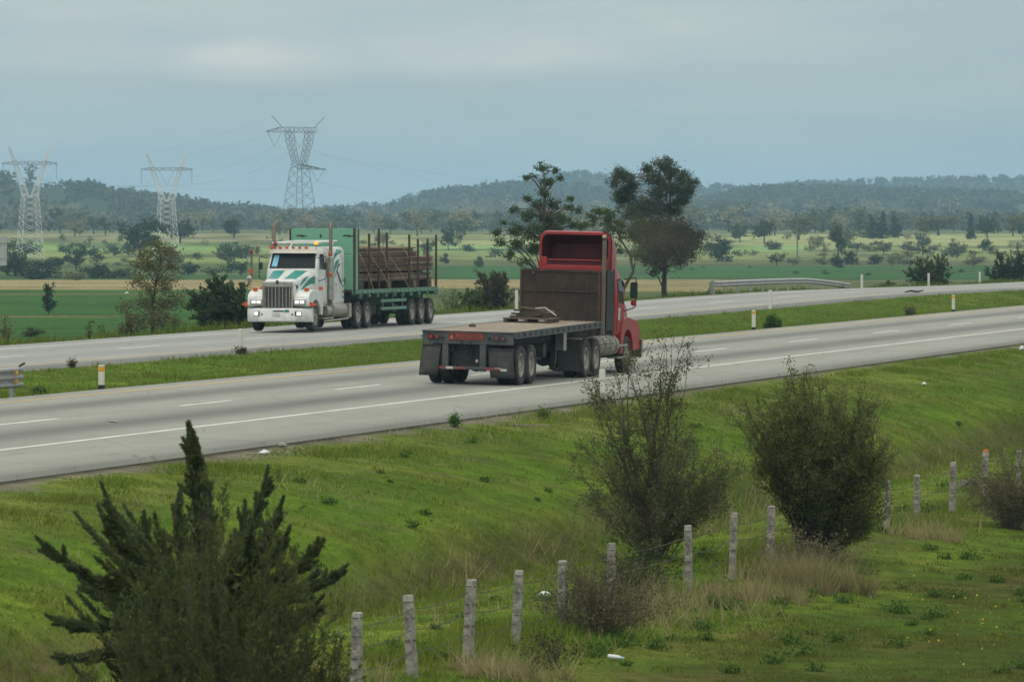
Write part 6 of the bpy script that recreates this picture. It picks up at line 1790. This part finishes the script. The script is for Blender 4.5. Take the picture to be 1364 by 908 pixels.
blades('grass', 70000, (62.9, 72), (120, 420), lambda t, p, r: (.10 + .35 * sstep(.4, .8, fbm(t * .4, p * .5, 95))) * r.uniform(.5, 1.3, len(t)), M['blade'], 'rank verge grass beyond the far carriageway', 73, .04)
blades('dry_grass', 90000, (16.5, 24.5), (46, 140), lambda t, p, r: (.18 + .42 * sstep(.45, .8, fbm(t * .35, p * .5, 96))) * r.uniform(.5, 1.2, len(t)), M['bladedry'], 'tall dry straw-coloured grass along the fence and ditch', 74, .010,
       lambda t, p: sstep(.50, .72, fbm(t * .35, p * .5, 96)) * (np.exp(-((p - 18.6) / 1.0) ** 2) + .35 * np.exp(-((p - 23.6) / .6) ** 2)))
blades('dead_stalks', 16000, (17.5, 30.2), (48, 150), lambda t, p, r: (.10 + .22 * sstep(.45, .75, fbm(t * .3, p * .4, 98))) * r.uniform(.6, 1.3, len(t)), M['bladedry'], 'scattered dead stalks and seed heads in the bank grass', 76, .007,
       lambda t, p: sstep(.46, .66, fbm(t * .3, p * .4, 98)))
def clump_grass(name, px, p, rad, hh, n, mats, label, seed, wid=.010):
    rng = np.random.default_rng(seed); b = by_px(px, p)
    n = int(n * .42); nt_ = 16; tc_ = rng.normal(size=(nt_, 2)) * rad * .5; kk = rng.integers(0, nt_, n); th_ = rng.uniform(.5, 1.15, nt_)
    off = rng.normal(size=(n, 2)) * .07 + tc_[kk]; X = b.x + off[:, 0]; Y = b.y + off[:, 1]; t, pp = TP(X, Y); z = ground_z(t, pp) - .02
    h = hh * th_[kk] * rng.uniform(.4, 1.1, n); B = np.stack([X, Y, z], 1); aa = rng.uniform(0, 2 * PI, n)
    side = np.stack([np.cos(aa), np.sin(aa), 0 * aa], 1) * wid * .8
    out = rng.normal(size=(n, 3)) * np.array([.42, .42, 0]) * h[:, None]
    tip = B + out + np.stack([0 * h, 0 * h, h * rng.uniform(.75, 1, n)], 1)
    V = np.stack([B - side, B + side, tip], 1).reshape(-1, 3) - np.array(b)
    o = link(name, mesh_np(name, V, np.arange(3 * n).reshape(n, 3), [mats]), None, b); tag(o, label, 'grass tuft')
clump_grass('dry_grass_clump', 1078, 17.6, 1.0, .75, 5200, M['bladedry'], 'big straw-coloured grass clump at the foot of the dense shrub', 81)
clump_grass('dry_grass_clump', 1010, 17.9, .8, .45, 2600, M['bladedry'], 'low straw-coloured grass left of the dense shrub', 82)
clump_grass('dry_grass_clump', 560, 17.6, .8, .5, 2600, M['bladedry'], 'straw-coloured grass clump right of the second fence post', 83)
clump_grass('dry_grass_clump', 690, 17.9, .7, .5, 2200, M['bladedry'], 'straw-coloured grass clump at the foot of the pale fence post by the litter', 84)
clump_grass('dry_grass_clump', 1240, 18.0, .7, .4, 1800, M['bladedry'], 'straw-coloured grass between the first two posts right of the dense shrub', 85)
# darker weed tufts and yellow flowers of the meadow
def weeds():
    rng = np.random.default_rng(86); C = []; FL = []
    for k in range(150):
        px = rng.uniform(380, 1400); py = rng.uniform(740, 900) if k < 95 else rng.uniform(560, 800)
        h = ground_hit(px, py, 50)
        t, p = TP(h.x, h.y)
        if p > 29: continue
        if 22.6 < p < 24.5: continue
        R = rng.uniform(.12, .34) * (.7 if p > 24 else 1); n = int(140 * R / .2)
        v = unit(rng.normal(size=(n, 3))) * rng.uniform(.2, 1, (n, 1)); v[:, 2] = np.abs(v[:, 2]) * .75
        C.append(np.array([h.x, h.y, gz(h.x, h.y)]) + v * R)
    C = np.concatenate(C); V, Fq = cards(rng, C, .055, .5)
    o = link('weeds', mesh_np('weeds', V, Fq, [M['weed']])); tag(o, 'dark green weed tufts scattered over the meadow', 'weeds', None, 'stuff')
    P = []
    for k in range(130):
        px = rng.normal(1310, 70) if k % 3 else rng.uniform(900, 1364); py = rng.normal(845, 26) if k % 3 else rng.uniform(740, 900)
        if py < 725: continue
        h = ground_hit(px, py, 50); t, p = TP(h.x, h.y)
        if p > 17: continue
        P.append((h.x, h.y, gz(h.x, h.y) + rng.uniform(.06, .2)))
    V, Fq = cards(rng, np.array(P), .035, .9)
    o = link('wildflowers', mesh_np('wildflowers', V, Fq, [M['flower']])); tag(o, 'tiny yellow wildflowers sprinkled over the meadow', 'flowers', None, 'stuff')
weeds()

# ------------------------------------------------------------------ litter
def lump(name, px, p, size, m_, label, seed, cat='litter', lift=.0, tp=None):
    rng = random.Random(seed); b = by_px(px, p) if tp is None else tp
    mb = MB(); secs = []
    for z, k in ((0, .8), (.25, 1), (.6, .75), (.9, .35), (1, .1)):
        secs.append([(size[0] / 2 * k * math.cos(a) * rng.uniform(.7, 1.2), size[1] / 2 * k * math.sin(a) * rng.uniform(.7, 1.2), size[2] * z + rng.uniform(-.1, .1) * size[2]) for a in np.linspace(0, 2 * PI, 10)[:-1]])
    mb.loft(secs); o = mb.build(name, M[m_], None, True, loc=(b.x, b.y, b.z + lift), rot=(0, 0, rng.uniform(0, 6)), angle=25); tag(o, label, cat)
h = ground_hit(810, 880, 50)
q = MB(); q.lathe([(0, .001), (0, .03), (.13, .034), (.17, .030), (.20, .014), (.23, .014), (.23, .001)], 12, 'x'); o = q.build('plastic_bottle', M['litter'], None, True, loc=(h.x, h.y, gz(h.x, h.y) + .06), rot=(0, .1, -.3)); tag(o, 'crushed white plastic bottle in the grass right of the brown brush', 'bottle')
q = MB(); q.lathe([(.215, .017), (.24, .017), (.24, .001)], 10, 'x'); q.build('bottle_cap', M['sticker'], o, True)
lump('plastic_bag', 725, 20.9, (.28, .2, .07), 'litter', 'crumpled white plastic bag lying between two fence posts', 1, lift=.03)
lump('plastic_bag', 1231, 29.0 - 3.2, (.2, .15, .08), 'litter', 'small white plastic bag on the grass bank right of the dense shrub', 2, lift=.04, tp=ground_hit(1231, 514, 50))
lump('plastic_bag', 0, 0, (.22, .18, .14), 'litter', 'white plastic bag at the right edge of the grass bank', 3, lift=.04, tp=ground_hit(1361, 467, 50))
lump('plastic_bag', 0, 0, (.22, .16, .07), 'litter', 'white paper scrap on the gravel right of the juniper top', 4, lift=.03, tp=ground_hit(352, 606, 50))
lump('stone', 0, 0, (.22, .18, .08), 'concretepost', 'small grey stone on the gravel edge right of the juniper top', 5, 'stone', lift=.02, tp=ground_hit(376, 596, 50))
lump('pale_sack', 0, 0, (.6, .4, .2), 'litter', 'tiny pale sack lying in the distant green field', 6, 'sack', tp=ground_hit(169, 391, 300))
h = W(t_of(151, 35.8), 35.8, z_near_road(35.8) + .006); lump('road_debris', 0, 0, (.35, .2, .03), 'concretepost', 'flat pale scrap lying on the near carriageway left of the juniper top', 7, 'debris', tp=h)
h = W(t_of(1218, 53.0), 53.0, 0); h.z = float(z_far_road(t_of(1218, 53.0))) + .01
q = MB(); q.tube([(-.55, .1, .02), (-.2, 0, .10), (.15, -.05, .05), (.5, -.2, .12)], [.03, .06, .06, .03], 6); o = q.build('tyre_scrap', M['rubber'], None, True, loc=h); tag(o, 'black strip of burst tyre at the edge of the far carriageway', 'tyre scrap')
h = ground_hit(1291, 650, 60)
q = MB(); R_ = .42
q.lathe([(-.12, R_ * .66), (-.13, R_ * .8), (-.12, R_ * .95), (-.06, R_), (.06, R_), (.12, R_ * .95), (.13, R_ * .8), (.12, R_ * .66)], 26, 'y'); o = q.build('old_tyre', M['culvert'], None, True, loc=(h.x, h.y, gz(h.x, h.y) - .22), rot=(.25, 0, .3)); tag(o, 'old grey tyre half buried in the ditch bank left of the rusty-topped post', 'tyre')
h = ground_hit(702, 571, 60)
q = MB(); q.box((0, 0, 0), (1.0, .07, .03)); o = q.build('fallen_batten', M['barkpale'], None, bevel=.005, loc=(h.x, h.y, gz(h.x, h.y) + .07), rot=(0, .02, -.25)); tag(o, 'pale fallen batten lying on the grass below the black-footed marker', 'batten')

# ------------------------------------------------------------------ air, light, camera
HAZE = 1.3e-4
mv = bpy.data.materials.new('haze_air'); mv.use_nodes = True
nt = mv.node_tree; nt.nodes.clear()
out = N(nt, 'ShaderNodeOutputMaterial'); pv = N(nt, 'ShaderNodeVolumePrincipled')
pv.inputs['Color'].default_value = (.48, .76, 1.0, 1); pv.inputs['Density'].default_value = HAZE; pv.inputs['Anisotropy'].default_value = .1
nt.links.new(pv.outputs[0], out.inputs['Volume'])
hz = MB().bb(-3200, 2600, -700, 8200, -8, 92).build('haze', mv); hz['kind'] = 'stuff'
hz.display_type = 'WIRE'

ms = bpy.data.materials.new('exhaust_smoke_air'); ms.use_nodes = True; nt = ms.node_tree; nt.nodes.clear()
out = N(nt, 'ShaderNodeOutputMaterial'); pv = N(nt, 'ShaderNodeVolumePrincipled'); pv.inputs['Color'].default_value = (.16, .15, .12, 1)
tc = N(nt, 'ShaderNodeTexCoord'); ln = N(nt, 'ShaderNodeVectorMath', operation='LENGTH'); nt.links.new(tc.outputs['Object'], ln.inputs[0])
fall = maprange(nt, ln.outputs['Value'], .25, 1.0, 1.0, 0.0); nz = maprange(nt, noise(nt, 2.2, 4, .6, tc.outputs['Object']), .36, .66, 0, 1)
mu = N(nt, 'ShaderNodeMath', operation='MULTIPLY'); nt.links.new(fall, mu.inputs[0]); nt.links.new(nz, mu.inputs[1])
mu2 = N(nt, 'ShaderNodeMath', operation='MULTIPLY'); nt.links.new(mu.outputs[0], mu2.inputs[0]); mu2.inputs[1].default_value = .34; nt.links.new(mu2.outputs[0], pv.inputs['Density'])
nt.links.new(pv.outputs[0], out.inputs['Volume'])
import bmesh
bm = bmesh.new(); bmesh.ops.create_icosphere(bm, subdivisions=3, radius=1.0); me = bpy.data.meshes.new('exhaust_smoke'); bm.to_mesh(me); bm.free(); me.materials.append(ms)
sm = link('exhaust_smoke', me, None, at(868, 322, 153)); sm.scale = (2.1, 1.5, 1.0); sm.rotation_euler = (0, .12, 0)
tag(sm, 'thin brownish exhaust smoke drifting right of the red cab roof', 'smoke', None, 'stuff')

SUN_EL, SUN_AZ = math.radians(66), math.radians(215)     # azimuth clockwise from +Y
w = bpy.data.worlds.new('World'); sc.world = w; w.use_nodes = True
nt = w.node_tree; bg = nt.nodes['Background']
sky = N(nt, 'ShaderNodeTexSky'); sky.sky_type = 'NISHITA'; sky.sun_disc = False; sky.sun_elevation = SUN_EL; sky.sun_rotation = SUN_AZ
tc = N(nt, 'ShaderNodeTexCoord'); sp = N(nt, 'ShaderNodeSeparateXYZ'); nt.links.new(tc.outputs['Generated'], sp.inputs[0])
cr = N(nt, 'ShaderNodeValToRGB'); cr.color_ramp.elements[0].position = 0.0; cr.color_ramp.elements[0].color = (.365, .49, .525, 1)
cr.color_ramp.elements[1].position = 1.0; cr.color_ramp.elements[1].color = (1.40, 1.40, 1.32, 1)
for ps, c in ((.022, (.375, .485, .515, 1)), (.045, (.45, .53, .545, 1)), (.25, (.80, .84, .82, 1))):
    e = cr.color_ramp.elements.new(ps); e.color = c
nt.links.new(sp.outputs[2], cr.inputs[0])
# soft banks of stratus
c1 = noise(nt, 9.0, 5, .55, tc.outputs['Generated'], (1.0, 1.0, 7.0)); c2 = noise(nt, 26.0, 4, .6, tc.outputs['Generated'], (1, 1, 4.5))
cl = mixrgb(nt, maprange(nt, c1, .35, .68, 0, 1), (.90, .93, .955), (1.13, 1.075, 1.03))
cl2 = mixrgb(nt, maprange(nt, c2, .55, .78, 0, 1), (1, 1, 1), (1.17, 1.10, 1.04))
cc = mixrgb(nt, 1.0, cr.outputs[0], cl, 'MULTIPLY'); cc = mixrgb(nt, 1.0, cc, cl2, 'MULTIPLY')
for px_, py_, rx_, rz_, kk_ in ((345, 84, .012, .0030, .34), (500, 78, .045, .0045, .14), (660, 70, .020, .0035, .14), (120, 40, .030, .006, .10), (250, 118, .06, .003, -.10), (700, 112, .07, .003, -.10), (860, 160, .05, .004, -.05), (1300, 130, .022, .014, -.12)):      # thin places and thick banks in the cloud
    dr = Vector(raydir(px_, py_)).normalized()
    sb = N(nt, 'ShaderNodeVectorMath', operation='SUBTRACT'); nt.links.new(tc.outputs['Generated'], sb.inputs[0]); sb.inputs[1].default_value = dr
    ds = N(nt, 'ShaderNodeVectorMath', operation='MULTIPLY'); nt.links.new(sb.outputs[0], ds.inputs[0]); ds.inputs[1].default_value = (1 / rx_, 1 / .05, 1 / rz_)
    le = N(nt, 'ShaderNodeVectorMath', operation='LENGTH'); nt.links.new(ds.outputs[0], le.inputs[0])
    r_ = nt.nodes.new('ShaderNodeMapRange'); r_.interpolation_type = 'SMOOTHERSTEP'; nt.links.new(le.outputs['Value'], r_.inputs[0]); r_.inputs[1].default_value = 0; r_.inputs[2].default_value = 2.2; r_.inputs[3].default_value = abs(kk_); r_.inputs[4].default_value = 0
    q_ = N(nt, 'ShaderNodeMath', operation='MULTIPLY'); nt.links.new(r_.outputs[0], q_.inputs[0]); nt.links.new(maprange(nt, c2, .3, .7, .4, 1.4), q_.inputs[1])
    cc = mixrgb(nt, q_.outputs[0], cc, (.95, .86, .76) if kk_ > 0 else (.16, .26, .30))
vs = N(nt, 'ShaderNodeVectorMath', operation='SCALE'); nt.links.new(cc, vs.inputs[0]); vs.inputs['Scale'].default_value = 10.6
fin = mixrgb(nt, .90, sky.outputs[0], vs.outputs[0])
nt.links.new(fin, bg.inputs['Color']); bg.inputs['Strength'].default_value = .1

sl_ = bpy.data.lights.new('sun', 'SUN'); sl_.energy = 1.15; sl_.angle = math.radians(20); sl_.color = (1.0, .94, .82)
so_ = bpy.data.objects.new('sun', sl_); COL.objects.link(so_)
dv = Vector((math.sin(SUN_AZ) * math.cos(SUN_EL), math.cos(SUN_AZ) * math.cos(SUN_EL), math.sin(SUN_EL)))
so_.rotation_euler = (-dv).to_track_quat('-Z', 'Y').to_euler(); so_.location = dv * 60

cam = bpy.data.cameras.new('camera'); co_ = bpy.data.objects.new('camera', cam); COL.objects.link(co_)
cam.sensor_width = 36; cam.lens = F / 1364 * 36; cam.clip_start = .5; cam.clip_end = 20000
co_.location = (0, 0, CZ); co_.rotation_euler = (PI / 2 - PHI, 0, 0)
cam.dof.use_dof = True; cam.dof.focus_distance = 150; cam.dof.aperture_fstop = 9.0
sc.camera = co_
sc.view_settings.view_transform = 'Standard'; sc.view_settings.look = 'None'; sc.view_settings.exposure = 0; sc.view_settings.gamma = 1
sc.cycles.use_denoising = True
sc.cycles.max_bounces = 6; sc.cycles.diffuse_bounces = 3; sc.cycles.glossy_bounces = 3; sc.cycles.transmission_bounces = 3; sc.cycles.volume_bounces = 1; sc.cycles.transparent_max_bounces = 6
